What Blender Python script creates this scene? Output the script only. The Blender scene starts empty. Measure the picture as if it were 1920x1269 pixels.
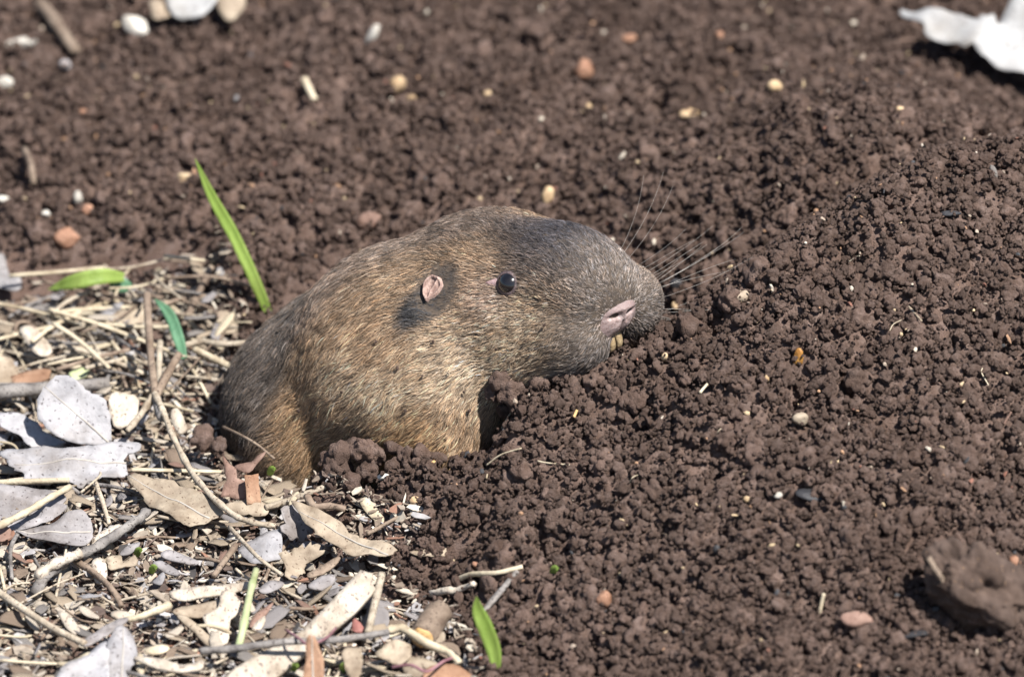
import bpy, math, random
import numpy as np
from mathutils import Vector, Matrix, Quaternion, geometry

random.seed(7)
rng = np.random.default_rng(7)
sc = bpy.context.scene
COL = sc.collection
CM = 0.01                      # everything below is laid out in centimetres

# ------------------------------------------------------------------ camera
EL = math.radians(28)
SE, CE = math.sin(EL), math.cos(EL)
DIST = 250.0                   # cm from the lens to the plane of focus
FRAME = 22.0                   # cm across at the plane of focus
P0 = np.array([0.0, 0.0, 4.0])
RIGHT = np.array([1.0, 0, 0])
UP = np.array([0, SE, CE])
BACK = np.array([0, -CE, SE])
CAMP = P0 + DIST * BACK
cd = bpy.data.cameras.new('camera')
cam = bpy.data.objects.new('camera', cd)
COL.objects.link(cam)
cam.location = CAMP * CM
cam.rotation_euler = (math.radians(90) - EL, 0, 0)
cd.sensor_width = 36
cd.lens = 36 * DIST / FRAME
cd.clip_start = 0.05
cd.clip_end = 200
cd.dof.use_dof = True
cd.dof.focus_distance = (DIST + 0.2) * CM
cd.dof.aperture_fstop = 14.0
cd.dof.aperture_blades = 9
sc.camera = cam

# ------------------------------------------------------------------ light
SUN = Vector((0.39, -0.36, 0.85)).normalized()
w = bpy.data.worlds.new('World')
sc.world = w
w.use_nodes = True
nt = w.node_tree
nt.nodes.clear()
sky = nt.nodes.new('ShaderNodeTexSky')
sky.sky_type = 'NISHITA'
sky.sun_disc = False
sky.sun_elevation = math.asin(SUN.z)
sky.sun_rotation = math.atan2(SUN.x, SUN.y)
bg = nt.nodes.new('ShaderNodeBackground')
bg.inputs['Strength'].default_value = 0.06
wo = nt.nodes.new('ShaderNodeOutputWorld')
nt.links.new(sky.outputs[0], bg.inputs['Color'])
nt.links.new(bg.outputs[0], wo.inputs['Surface'])
sl = bpy.data.lights.new('sun', 'SUN')
sl.energy = 4.8
sl.angle = math.radians(0.53)
sl.color = (1.0, 0.955, 0.89)
sun = bpy.data.objects.new('sun', sl)
COL.objects.link(sun)
sun.rotation_euler = SUN.to_track_quat('Z', 'Y').to_euler()
sun.location = (1, 0, 2)
sc.view_settings.view_transform = 'Standard'
sc.view_settings.look = 'None'
sc.view_settings.gamma = 1
sc.view_settings.exposure = 1.0
sc.view_settings.use_curve_mapping = False
sc.render.engine = 'CYCLES'
sc.cycles.use_denoising = True
sc.cycles.max_bounces = 6
sc.cycles.transparent_max_bounces = 6

# ------------------------------------------------------------------ helpers
S = FRAME / 1920.0


def ray(px, py):
    q = P0 + (px - 960) * S * RIGHT + (634.5 - py) * S * UP
    return (q - CAMP) / DIST


def Z(px, py, z):
    d = ray(px, py)
    return CAMP + d * ((z - CAMP[2]) / d[2])


def Y(px, py, y):
    d = ray(px, py)
    return CAMP + d * ((y - CAMP[1]) / d[1])


def smooth01(t):
    t = np.clip(t, 0, 1)
    return t * t * (3 - 2 * t)


def hash2(ix, iy, seed):
    h = (ix.astype(np.int64) * 374761393 + iy.astype(np.int64) * 668265263 + seed * 974634777) & 0x7fffffff
    h = ((h ^ (h >> 13)) * 1274126177) & 0x7fffffff
    return ((h ^ (h >> 16)) & 0xffff) / 65535.0


def vnoise(x, y, seed=0):
    x = np.asarray(x, float)
    y = np.asarray(y, float)
    ix = np.floor(x)
    iy = np.floor(y)
    fx = smooth01(x - ix)
    fy = smooth01(y - iy)
    a = hash2(ix, iy, seed)
    b = hash2(ix + 1, iy, seed)
    c = hash2(ix, iy + 1, seed)
    d = hash2(ix + 1, iy + 1, seed)
    return (a * (1 - fx) + b * fx) * (1 - fy) + (c * (1 - fx) + d * fx) * fy * 1.0


def fbm(x, y, seed=0, n=3):
    r = 0
    a = 0.5
    for i in range(n):
        r = r + a * (vnoise(x * 2 ** i, y * 2 ** i, seed + i) - 0.5) * 2
        a *= 0.5
    return r


def new_obj(name, verts, faces, mat=None, parent=None, origin=None, smooth=True):
    """verts in world cm; the object's origin goes to the base of the piece"""
    v = np.asarray(verts, float)
    if parent is not None:
        org = np.array(parent.location) / CM
    elif origin is not None:
        org = np.asarray(origin, float)
    else:
        org = np.array([v[:, 0].mean(), v[:, 1].mean(), v[:, 2].min()])
    me = bpy.data.meshes.new(name)
    me.from_pydata(((v - org) * CM).tolist(), [], [list(map(int, f)) for f in faces])
    if smooth:
        me.polygons.foreach_set('use_smooth', np.ones(len(me.polygons), bool))
    me.update()
    o = bpy.data.objects.new(name, me)
    COL.objects.link(o)
    if mat is not None:
        me.materials.append(mat)
    if parent is not None:
        o.parent = parent
    else:
        o.location = org * CM
    return o


def tag(o, label, cat, group=None):
    o['label'] = label
    o['category'] = cat
    if group:
        o['group'] = group
    return o


def empty(name, loc):
    o = bpy.data.objects.new(name, None)
    COL.objects.link(o)
    o.location = np.asarray(loc, float) * CM
    o.empty_display_size = 0.005
    return o


# ------------------------------------------------------------------ materials
def nodes_of(name):
    m = bpy.data.materials.new(name)
    m.use_nodes = True
    t = m.node_tree
    b = t.nodes['Principled BSDF']
    return m, t, b


def L(t, a, b):
    t.links.new(a, b)


def noise_node(t, vec, scale, detail=3.0, rough=0.55):
    n = t.nodes.new('ShaderNodeTexNoise')
    n.inputs['Scale'].default_value = scale
    n.inputs['Detail'].default_value = detail
    n.inputs['Roughness'].default_value = rough
    L(t, vec, n.inputs['Vector'])
    return n


def ramp(t, fac, stops):
    r = t.nodes.new('ShaderNodeValToRGB')
    while len(r.color_ramp.elements) < len(stops):
        r.color_ramp.elements.new(0.5)
    for e, (p, c) in zip(r.color_ramp.elements, stops):
        e.position = p
        e.color = (c[0], c[1], c[2], 1)
    L(t, fac, r.inputs['Fac'])
    return r


def coords(t, randomise=True):
    tc = t.nodes.new('ShaderNodeTexCoord')
    if not randomise:
        return tc.outputs['Object'], None
    oi = t.nodes.new('ShaderNodeObjectInfo')
    mu = t.nodes.new('ShaderNodeMath')
    mu.operation = 'MULTIPLY'
    mu.inputs[1].default_value = 37.0
    L(t, oi.outputs['Random'], mu.inputs[0])
    ad = t.nodes.new('ShaderNodeVectorMath')
    ad.operation = 'ADD'
    L(t, tc.outputs['Object'], ad.inputs[0])
    L(t, mu.outputs[0], ad.inputs[1])
    return ad.outputs[0], oi.outputs['Random']


def bump(t, b, height, strength, dist):
    bn = t.nodes.new('ShaderNodeBump')
    bn.inputs['Strength'].default_value = strength
    bn.inputs['Distance'].default_value = dist
    L(t, height, bn.inputs['Height'])
    L(t, bn.outputs[0], b.inputs['Normal'])


def hsv_random(t, col, rnd, lo=0.8, hi=1.2):
    mr = t.nodes.new('ShaderNodeMapRange')
    mr.inputs['To Min'].default_value = lo
    mr.inputs['To Max'].default_value = hi
    L(t, rnd, mr.inputs['Value'])
    h = t.nodes.new('ShaderNodeHueSaturation')
    L(t, mr.outputs[0], h.inputs['Value'])
    L(t, col, h.inputs['Color'])
    return h.outputs[0]


SOIL_A = (0.102, 0.065, 0.050)
SOIL_B = (0.164, 0.112, 0.092)
SOIL_C = (0.214, 0.157, 0.136)


def soil_material(name, unit):
    """unit = texture scale: crumbs carry unit-radius meshes, the ground is in metres"""
    m, t, b = nodes_of(name)
    vec, rnd = coords(t, True)
    n1 = noise_node(t, vec, 1.3 * unit, 4, 0.6)
    r = ramp(t, n1.outputs[0], [(0.28, SOIL_A), (0.5, SOIL_B), (0.74, SOIL_C)])
    c = hsv_random(t, r.outputs[0], rnd, 0.72, 1.2)
    ge = t.nodes.new('ShaderNodeNewGeometry')       # damp and dry patches of the heap
    n4 = noise_node(t, ge.outputs['Position'], 38, 3, 0.6)
    r4 = ramp(t, n4.outputs[0], [(0.30, (0.80, 0.77, 0.75)), (0.52, (1, 1, 1)), (0.72, (1.16, 1.15, 1.15))])
    mx = t.nodes.new('ShaderNodeMixRGB')
    mx.blend_type = 'MULTIPLY'
    mx.inputs['Fac'].default_value = 1
    L(t, c, mx.inputs['Color1'])
    L(t, r4.outputs[0], mx.inputs['Color2'])
    L(t, mx.outputs[0], b.inputs['Base Color'])
    b.inputs['Roughness'].default_value = 0.93
    b.inputs['Specular IOR Level'].default_value = 0.22
    n2 = noise_node(t, vec, 9 * unit, 5, 0.65)
    bump(t, b, n2.outputs[0], 0.9, 0.0013)
    return m


def litter_material(name, a, bcol, speck=None, scale=260, rough=0.75, stretch=None, lo=0.85, hi=1.12, trans=0.0, fleck=0.64, stain=0.85):
    m, t, b = nodes_of(name)
    vec, rnd = coords(t, True)
    if stretch:
        mp = t.nodes.new('ShaderNodeMapping')
        mp.inputs['Scale'].default_value = stretch
        L(t, vec, mp.inputs['Vector'])
        vec = mp.outputs[0]
    n1 = noise_node(t, vec, scale, 4, 0.6)
    r = ramp(t, n1.outputs[0], [(0.3, a), (0.68, bcol)])
    c = r.outputs[0]
    if speck:
        n3 = noise_node(t, vec, scale * 5.5, 2, 0.5)
        r3 = ramp(t, n3.outputs[0], [(fleck, (0, 0, 0)), (fleck + 0.06, (1, 1, 1))])
        mx = t.nodes.new('ShaderNodeMixRGB')
        L(t, r3.outputs[0], mx.inputs['Fac'])
        L(t, c, mx.inputs['Color1'])
        mx.inputs['Color2'].default_value = (*speck, 1)
        c = mx.outputs[0]
    n5 = noise_node(t, vec, scale * 0.42, 4, 0.65)
    r5 = ramp(t, n5.outputs[0], [(0.33, (0.60, 0.55, 0.50)), (0.52, (1, 1, 1)), (0.75, (1.1, 1.1, 1.1))])
    mx5 = t.nodes.new('ShaderNodeMixRGB')
    mx5.blend_type = 'MULTIPLY'
    mx5.inputs['Fac'].default_value = stain
    L(t, c, mx5.inputs['Color1'])
    L(t, r5.outputs[0], mx5.inputs['Color2'])
    c = hsv_random(t, mx5.outputs[0], rnd, lo, hi)
    L(t, c, b.inputs['Base Color'])
    b.inputs['Roughness'].default_value = rough
    b.inputs['Specular IOR Level'].default_value = 0.3
    n2 = noise_node(t, vec, scale * 3.5, 4, 0.6)
    bump(t, b, n2.outputs[0], 0.5, 0.0006)
    if trans:
        tr = t.nodes.new('ShaderNodeBsdfTranslucent')
        L(t, c, tr.inputs['Color'])
        mix = t.nodes.new('ShaderNodeMixShader')
        mix.inputs[0].default_value = trans
        L(t, b.outputs[0], mix.inputs[1])
        L(t, tr.outputs[0], mix.inputs[2])
        L(t, mix.outputs[0], t.nodes['Material Output'].inputs['Surface'])
    return m


M = {}
m, t, b = nodes_of('leaf_rib')
vec, rnd = coords(t, True)
L(t, ramp(t, noise_node(t, vec, 200, 2).outputs[0], [(0.3, (0.30, 0.27, 0.24)), (0.7, (0.42, 0.39, 0.35))]).outputs[0], b.inputs['Base Color'])
b.inputs['Roughness'].default_value = 0.8
M['rib'] = m
M['soil'] = soil_material('soil_crumb', 1.0)
M['ground'] = soil_material('soil_ground', 260.0)
M['white_leaf'] = litter_material('bleached_leaf', (0.27, 0.265, 0.28), (0.42, 0.41, 0.425), (0.13, 0.12, 0.125), 200, trans=0.12, fleck=0.63)
M['grey_leaf'] = litter_material('grey_leaf', (0.19, 0.175, 0.175), (0.36, 0.34, 0.345), (0.10, 0.085, 0.085), 220, trans=0.1, fleck=0.62)
M['tan_leaf'] = litter_material('tan_leaf', (0.25, 0.195, 0.145), (0.43, 0.36, 0.275), (0.15, 0.105, 0.075), 240, trans=0.1, fleck=0.63)
M['brown_leaf'] = litter_material('brown_leaf', (0.19, 0.115, 0.09), (0.31, 0.205, 0.165), (0.10, 0.05, 0.035), 240, trans=0.12)
M['orange_leaf'] = litter_material('orange_leaf', (0.26, 0.14, 0.085), (0.38, 0.24, 0.16), (0.15, 0.08, 0.05), 240, trans=0.12)
M['plank'] = litter_material('bleached_wood', (0.38, 0.32, 0.255), (0.54, 0.49, 0.42), (0.19, 0.15, 0.13), 300, stretch=(1, 0.5, 1), fleck=0.60)
M['pale_twig'] = litter_material('pale_twig', (0.27, 0.22, 0.165), (0.48, 0.42, 0.335), (0.12, 0.085, 0.065), 320, fleck=0.61)
M['grey_twig'] = litter_material('grey_twig', (0.11, 0.10, 0.098), (0.29, 0.27, 0.255), (0.07, 0.06, 0.057), 300, fleck=0.60)
M['straw'] = litter_material('straw', (0.36, 0.30, 0.21), (0.54, 0.475, 0.36), (0.2, 0.15, 0.1), 260, fleck=0.66)
M['brown_twig'] = litter_material('brown_twig', (0.14, 0.10, 0.075), (0.27, 0.21, 0.16), (0.07, 0.05, 0.04), 280, fleck=0.61)
M['cut_wood'] = litter_material('cut_wood', (0.48, 0.30, 0.13), (0.62, 0.42, 0.20), None, 500)
M['grass'] = litter_material('grass_blade', (0.21, 0.32, 0.06), (0.34, 0.46, 0.12), None, 200, 0.45, stretch=(1, 1, 0.2), trans=0.35)
M['blue_grass'] = litter_material('blue_green_blade', (0.09, 0.21, 0.12), (0.15, 0.30, 0.18), None, 200, 0.45, trans=0.3)
M['stem_green'] = litter_material('pale_green_stem', (0.30, 0.36, 0.17), (0.45, 0.48, 0.30), None, 200, 0.55)
M['purple'] = litter_material('purple_stem', (0.16, 0.07, 0.085), (0.30, 0.17, 0.19), None, 200, 0.6)
M['red_leaf'] = litter_material('red_leaf', (0.20, 0.075, 0.065), (0.33, 0.17, 0.145), None, 220, 0.6)
M['charcoal'] = litter_material('charcoal', (0.018, 0.018, 0.022), (0.05, 0.05, 0.055), None, 300, 0.6)
M['peb_orange'] = litter_material('orange_stone', (0.24, 0.115, 0.07), (0.37, 0.215, 0.145), (0.14, 0.07, 0.05), 300)
M['peb_tan'] = litter_material('tan_stone', (0.40, 0.27, 0.15), (0.52, 0.40, 0.26), None, 300)
M['peb_white'] = litter_material('white_chip', (0.40, 0.375, 0.33), (0.52, 0.495, 0.45), None, 300)
M['paper'] = litter_material('white_bark', (0.30, 0.30, 0.305), (0.40, 0.40, 0.395), (0.20, 0.19, 0.18), 120, trans=0.1)
M['amber'] = litter_material('amber_flake', (0.30, 0.13, 0.03), (0.42, 0.22, 0.06), None, 300, 0.5)

# ------------------------------------------------------------------ the gopher's shape
PITCH, YAW = math.radians(3), math.radians(41)
FA = np.array([math.cos(YAW) * math.cos(PITCH), -math.sin(YAW) * math.cos(PITCH), math.sin(PITCH)])
LA = np.array([-math.sin(YAW), -math.cos(YAW), 0.0])          # towards the near side
UA = np.cross(LA, FA)
UA = UA / np.linalg.norm(UA)
if UA[2] < 0:
    UA = -UA
HC = np.array([0.02, 2.05, 4.50])                             # centre of the head


def hw(f, l, t):
    return HC + f * FA + l * LA + t * UA


RH = np.stack([FA, LA, UA])
ELL = []        # (centre, rotation rows, radii, blend, group)


def ell(c, r, k=0.5, rot=None, grp='body'):
    ELL.append((np.asarray(c, float), np.eye(3) if rot is None else rot, np.asarray(r, float), k, grp))


def rotz(a, tilt=0):
    ca, sa = math.cos(a), math.sin(a)
    r = np.array([[ca, sa, 0], [-sa, ca, 0], [0, 0, 1.0]])
    if tilt:
        ct, st = math.cos(tilt), math.sin(tilt)
        r = np.array([[ct, 0, st], [0, 1, 0], [-st, 0, ct]]) @ r
    return r


ell((-4.75, 3.1, 0.5), (1.55, 2.1, 2.0), 0.2, None, 'rear')
ell((-4.6, 3.2, -1.6), (1.5, 2.0, 2.2), 0.5, None, 'rear')
ell((-3.85, 3.2, 1.75), (1.5, 1.6, 1.5), 0.5, None, 'rear')
ell((-2.85, 2.2, 2.15), (1.9, 1.95, 2.45), 0.75)
ell((-2.5, 2.0, 0.0), (1.7, 1.7, 2.4), 0.5)
ell((-2.5, 2.4, 2.9), (1.7, 1.65, 1.65), 0.5)
ell((-1.68, 0.98, 2.0), (1.42, 1.42, 2.1), 0.7)
ell((-0.55, 1.40, 2.9), (1.35, 1.3, 1.45), 0.6)
ell((-1.55, 2.25, 3.45), (1.85, 1.65, 1.6), 0.7)
ell((0.50, 0.92, 3.28), (1.35, 1.2, 1.05), 0.5)
ell((-2.3, 0.75, 1.9), (1.0, 0.75, 1.25), 0.45)
ell(hw(-0.35, 0, 0.0), (2.0, 1.75, 1.16), 0.5, RH)
ell(hw(-0.1, 0.0, -0.55), (1.75, 1.85, 1.0), 0.5, RH)
ell(hw(-0.4, 0.75, -0.55), (1.35, 1.1, 1.05), 0.4, RH)
ell(hw(-0.4, -0.75, -0.55), (1.35, 1.1, 1.05), 0.4, RH)
ell(hw(1.05, 0.76, -0.70), (1.35, 1.0, 0.92), 0.45, RH)
ell(hw(1.05, -0.76, -0.70), (1.35, 1.0, 0.92), 0.45, RH)
ell(hw(1.45, 0, 0.40), (1.84, 1.22, 1.06), 0.45, RH)
ell(hw(2.25, 0.70, -0.55), (0.90, 0.82, 0.74), 0.35, RH)
ell(hw(2.34, -0.84, -0.32), (0.94, 0.88, 0.86), 0.35, RH)
ell(hw(2.48, 0, 0.12), (0.72, 0.96, 0.80), 0.3, RH)
ell(hw(1.35, 0, -1.05), (1.0, 0.75, 0.5), 0.35, RH)


def sdf(p, which=None):
    d = None
    rear = None
    for c, R, r, k, g in ELL:
        q = (p - c) @ R.T
        k0 = np.linalg.norm(q / r, axis=1)
        k1 = np.linalg.norm(q / (r * r), axis=1) + 1e-9
        e = k0 * (k0 - 1) / k1
        if d is None:
            d = e
        else:
            h = np.clip(0.5 + 0.5 * (d - e) / k, 0, 1)
            d = d * (1 - h) + e * h - k * h * (1 - h)
        if g == 'rear':
            rear = e if rear is None else np.minimum(rear, e)
    if which == 'rear':
        return d, rear
    return d


def surface_nets(fn, lo, hi, h):
    lo = np.asarray(lo, float)
    n = np.ceil((np.asarray(hi) - lo) / h).astype(int) + 1
    ax = [lo[i] + h * np.arange(n[i]) for i in range(3)]
    G = np.stack(np.meshgrid(*ax, indexing='ij'), -1).reshape(-1, 3)
    F = np.concatenate([fn(c) for c in np.array_split(G, max(1, len(G) // 300000))]).reshape(n)
    cs = [F[i:n[0] - 1 + i, j:n[1] - 1 + j, k:n[2] - 1 + k] for i in (0, 1) for j in (0, 1) for k in (0, 1)]
    cs = np.stack(cs, -1)
    inside = cs < 0
    mixed = inside.any(-1) & ~inside.all(-1)
    idx = -np.ones(mixed.shape, int)
    cells = np.argwhere(mixed)
    idx[tuple(cells.T)] = np.arange(len(cells))
    cv = cs[tuple(cells.T)]
    offs = np.array([(i, j, k) for i in (0, 1) for j in (0, 1) for k in (0, 1)], float)
    acc = np.zeros((len(cells), 3))
    cnt = np.zeros(len(cells))
    for a in range(8):
        for b in range(a + 1, 8):
            if np.abs(offs[a] - offs[b]).sum() != 1:
                continue
            va, vb = cv[:, a], cv[:, b]
            m = (va < 0) != (vb < 0)
            tt = np.where(m, va / np.where(m, va - vb, 1), 0)
            acc += np.where(m[:, None], offs[a] + tt[:, None] * (offs[b] - offs[a]), 0)
            cnt += m
    verts = lo + h * (cells + acc / cnt[:, None])
    faces = []
    for d in range(3):
        sl0 = [slice(1, -1)] * 3
        sl1 = [slice(1, -1)] * 3
        sl0[d] = slice(0, n[d] - 1)
        sl1[d] = slice(1, n[d])
        a = F[tuple(sl0)]
        b = F[tuple(sl1)]
        m = (a < 0) != (b < 0)
        e = np.argwhere(m)
        if not len(e):
            continue
        neg = a[tuple(e.T)] < 0
        base = e + 1
        base[:, d] = e[:, d]
        u, v = [(1, 2), (2, 0), (0, 1)][d]
        q = []
        for du, dv in ((-1, -1), (0, -1), (0, 0), (-1, 0)):
            c = base.copy()
            c[:, u] += du
            c[:, v] += dv
            q.append(idx[tuple(c.T)])
        q = np.stack(q, 1)
        q[~neg] = q[~neg][:, ::-1]
        faces.append(q)
    return verts, np.concatenate(faces)


def gradient(fn, p, e=0.02):
    g = np.stack([fn(p + np.eye(3)[i] * e) - fn(p - np.eye(3)[i] * e) for i in range(3)], 1)
    return g / (np.linalg.norm(g, axis=1, keepdims=True) + 1e-9)


# ------------------------------------------------------------------ the ground
LIT_PX = [(-260, 545), (0, 555), (120, 545), (300, 555), (395, 575), (445, 645), (425, 700), (395, 770), (400, 815), (450, 850), (515, 905),
          (570, 955), (640, 990), (700, 1008), (762, 1028), (768, 1050), (720, 1062), (712, 1125), (800, 1135), (850, 1190), (885, 1269), (930, 1500), (-260, 1500)]
LIT = np.array([Z(px, py, 0.1)[:2] for px, py in LIT_PX])


def poly_sd(x, y, poly):
    """signed distance to a polygon, positive inside"""
    x = np.asarray(x, float)
    y = np.asarray(y, float)
    d2 = np.full(x.shape, 1e9)
    ins = np.zeros(x.shape, bool)
    n = len(poly)
    for i in range(n):
        ax_, ay_ = poly[i]
        bx_, by_ = poly[(i + 1) % n]
        ex, ey = bx_ - ax_, by_ - ay_
        wx, wy = x - ax_, y - ay_
        tt = np.clip((wx * ex + wy * ey) / (ex * ex + ey * ey), 0, 1)
        d2 = np.minimum(d2, (wx - ex * tt) ** 2 + (wy - ey * tt) ** 2)
        c = ((ay_ > y) != (by_ > y)) & (x < (bx_ - ax_) * (y - ay_) / (by_ - ay_ + 1e-12) + ax_)
        ins ^= c
    return np.where(ins, 1, -1) * np.sqrt(d2)


XC = [-5.2, -4.4, -3.6, -2.6, -1.6, -0.45, 0.2, 0.8, 1.6, 2.6, 4.0, 5.0, 7.0, 9.0, 12.0, 18.0, 30.0]
ZC = [0.1, 0.7, 1.35, 1.65, 1.7, 1.75, 3.15, 3.42, 3.50, 3.72, 4.45, 5.05, 5.80, 6.45, 6.55, 5.5, 2.0]
YC = [-0.8, -0.75, -0.6, -0.5, -0.5, -0.5, -0.5, -0.35, -0.1, 0.1, 0.5, 1.0, 2.0, 3.3, 4.4, 5.0, 5.0]
SF = [1.0, 1.0, 0.9, 0.6, 0.42, 0.36, 0.36, 0.37, 0.38, 0.38, 0.39, 0.40, 0.42, 0.43, 0.42, 0.35, 0.2]


def smax(a, b, k):
    h = np.clip(0.5 + 0.5 * (a - b) / k, 0, 1)
    return b * (1 - h) + a * h + k * h * (1 - h)


def H(x, y, fine=True):
    x = np.asarray(x, float)
    y = np.asarray(y, float)
    zc = np.interp(x, XC, ZC)
    yc = np.interp(x, XC, YC)
    sf = np.interp(x, XC, SF)
    dy = y - yc
    away = smooth01((-dy - 0.2) / 1.9)                     # the step at the burrow mouth dies out down the slope
    zc = zc * (1 - away) + away * np.interp(x, [-3.2, -1.6, 0.0, 1.6, 2.6], [1.45, 1.85, 2.75, 3.45, 3.72]) * (np.abs(x + 0.3) < 2.9) + away * zc * (np.abs(x + 0.3) >= 2.9)
    s = np.where(dy < 0, sf, np.interp(x, [3.0, 5.0, 7.0, 10.0], [0.75, 0.62, 0.50, 0.48]))
    m = zc - s * (np.sqrt(dy * dy + 0.3) - 0.55)
    lit = poly_sd(x, y, LIT)
    soil = smooth01((0.35 - lit) / 0.7)
    b = soil * (0.55 + 0.30 * fbm(x / 3.1, y / 3.1, 5, 2))
    b = b + 2.4 * np.exp(-((x - 7) / 5.5) ** 2 - ((y - 9) / 6.5) ** 2)
    b = b + 2.0 * np.exp(-((x - 9.5) / 5.0) ** 2 - ((y - 8) / 4.0) ** 2)
    b = b + 0.8 * np.exp(-((x + 3) / 5.0) ** 2 - ((y - 13) / 4.5) ** 2) + 0.7 * np.exp(-((x + 7) / 3.0) ** 2 - ((y - 9) / 2.5) ** 2)
    b = b + soil * 0.17 * np.clip(y - 6.5, 0, 20)
    z = smax(m, b, 0.5)
    if fine:
        z = z + soil * (0.42 * fbm(x / 1.5, y / 1.5, 11, 3) + 0.34 * fbm(x / 0.62, y / 0.62, 21, 2))
        z = z - soil * 2.1 * np.maximum(0, vnoise(x / 0.55, y / 0.55, 61) - 0.70) * (0.4 + vnoise(x / 2.3, y / 2.3, 62))
        z = z + (1 - soil) * 0.10 * fbm(x / 0.9, y / 0.9, 31, 3)
    q = ((x + 2.25) / 2.45) ** 2 + ((y - 1.55) / 1.9) ** 2
    h = np.exp(-q ** 2)
    z = z * (1 - h) - 2.2 * h
    return z


def G(px, py, h=0.0):
    """where the sight line of a pixel meets the ground, raised by h"""
    d = ray(px, py)
    t = np.linspace(DIST * 0.86, DIST * 1.22, 900)
    p = CAMP + d * t[:, None]
    below = p[:, 2] < H(p[:, 0], p[:, 1]) + h
    return p[int(np.argmax(below))]


def build_ground():
    def axis(lo, hi, step, far):
        core = np.arange(lo, hi + step / 2, step)
        out = np.array([1.0, 3, 8, 20, 60, 160, 500, 1500, 4000])
        return np.concatenate([lo - out[::-1], core, hi + out])
    xs = axis(-18, 18, 0.13, 1)
    ys = axis(-17, 38, 0.17, 1)
    X, Yg = np.meshgrid(xs, ys, indexing='ij')
    zz = H(X, Yg) - np.where(poly_sd(X, Yg, LIT) > 0, 0.12, 0.24)
    far = np.maximum(np.maximum(np.abs(X) - 18, 0), np.maximum(np.maximum(-17 - Yg, Yg - 38), 0))
    zz = np.where(far > 0, zz * np.exp(-far / 10) + 0.2 * (1 - np.exp(-far / 10)), zz)
    nx, ny = X.shape
    v = np.stack([X, Yg, zz], -1).reshape(-1, 3)
    i = np.arange(nx - 1)[:, None] * ny + np.arange(ny - 1)[None, :]
    f = np.stack([i, i + ny, i + ny + 1, i + 1], -1).reshape(-1, 4)
    o = new_obj('ground', v, f.tolist(), M['ground'], origin=(0, 0, 0))
    o['kind'] = 'structure'
    return o


ground = build_ground()

# ------------------------------------------------------------------ crumb shapes
import bmesh


def ico(sub):
    bm = bmesh.new()
    bmesh.ops.create_icosphere(bm, subdivisions=sub, radius=1.0)
    v = np.array([x.co[:] for x in bm.verts])
    f = [[q.index for q in x.verts] for x in bm.faces]
    bm.free()
    return v / np.linalg.norm(v, axis=1, keepdims=True), f


ICO3 = ico(4)
ICO2 = ico(3)


def popcorn(seed, base, nb=46, rough=1.0):
    r_ = np.random.default_rng(seed)
    v, f = base
    st = np.array([1.0, r_.uniform(0.72, 1.0), r_.uniform(0.6, 0.9)])
    r = np.full(len(v), 0.64)
    for k in range(nb):
        d = r_.normal(size=3)
        d /= np.linalg.norm(d)
        c = d * r_.uniform(0.48, 0.76) * rough
        rad = r_.uniform(0.14, 0.34)
        dc = v @ c
        disc = rad * rad - c @ c + dc * dc
        rr = np.where(disc > 0, dc + np.sqrt(np.maximum(disc, 0)), 0)
        r = np.maximum(r, rr)
    for k in range(70):
        d = r_.normal(size=3)
        d /= np.linalg.norm(d)
        a = np.clip(v @ d, -1, 1)
        wdt = r_.uniform(0.06, 0.16)
        r = r + r_.uniform(-0.06, 0.10) * np.exp(-((1 - a) / (wdt * wdt)))
    return v * r[:, None] * st, f


crumb_meshes = []
for k in range(12):
    v, f = popcorn(100 + k, ICO3 if k < 5 else ICO2)
    me = bpy.data.meshes.new('clod')
    me.from_pydata(v.tolist(), [], f)
    me.polygons.foreach_set('use_smooth', np.ones(len(me.polygons), bool))
    me.materials.append(M['soil'])
    crumb_meshes.append(me)

# ------------------------------------------------------------------ soil crumbs


def in_view(x, y, z, mx=1.5, my=1.5):
    w_ = (np.stack([x, y, z], -1) - CAMP)
    dep = -(w_ @ BACK)
    u = (w_ @ RIGHT) / dep * DIST
    v = (w_ @ UP) / dep * DIST
    return (np.abs(u) < FRAME / 2 + mx) & (np.abs(v) < FRAME * 0.33 + my)


def scatter(n, rlo, rhi, power, zlo, zhi, lit_keep):
    x = rng.uniform(-17.5, 17.5, n)
    y = -16.5 + 52 * rng.uniform(0, 1, n) ** 1.25
    r = (rlo ** (1 - power) + rng.uniform(0, 1, n) * (rhi ** (1 - power) - rlo ** (1 - power))) ** (1 / (1 - power))
    z = H(x, y) + rng.uniform(zlo, zhi, n) - 0.25 * r
    lit = poly_sd(x, y, LIT)
    keep = (lit < -0.1 + rng.normal(0, 0.25, n)) | (rng.uniform(0, 1, n) < lit_keep)
    keep &= in_view(x, y, z, 5, 5)
    p = np.stack([x, y, z], -1)[keep]
    r = r[keep]
    r = np.where(lit[keep] > 0, np.minimum(r, 0.09), r)
    d = sdf(p)
    ok = d > 0.10 + 0.55 * r
    return p[ok], r[ok]


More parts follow.
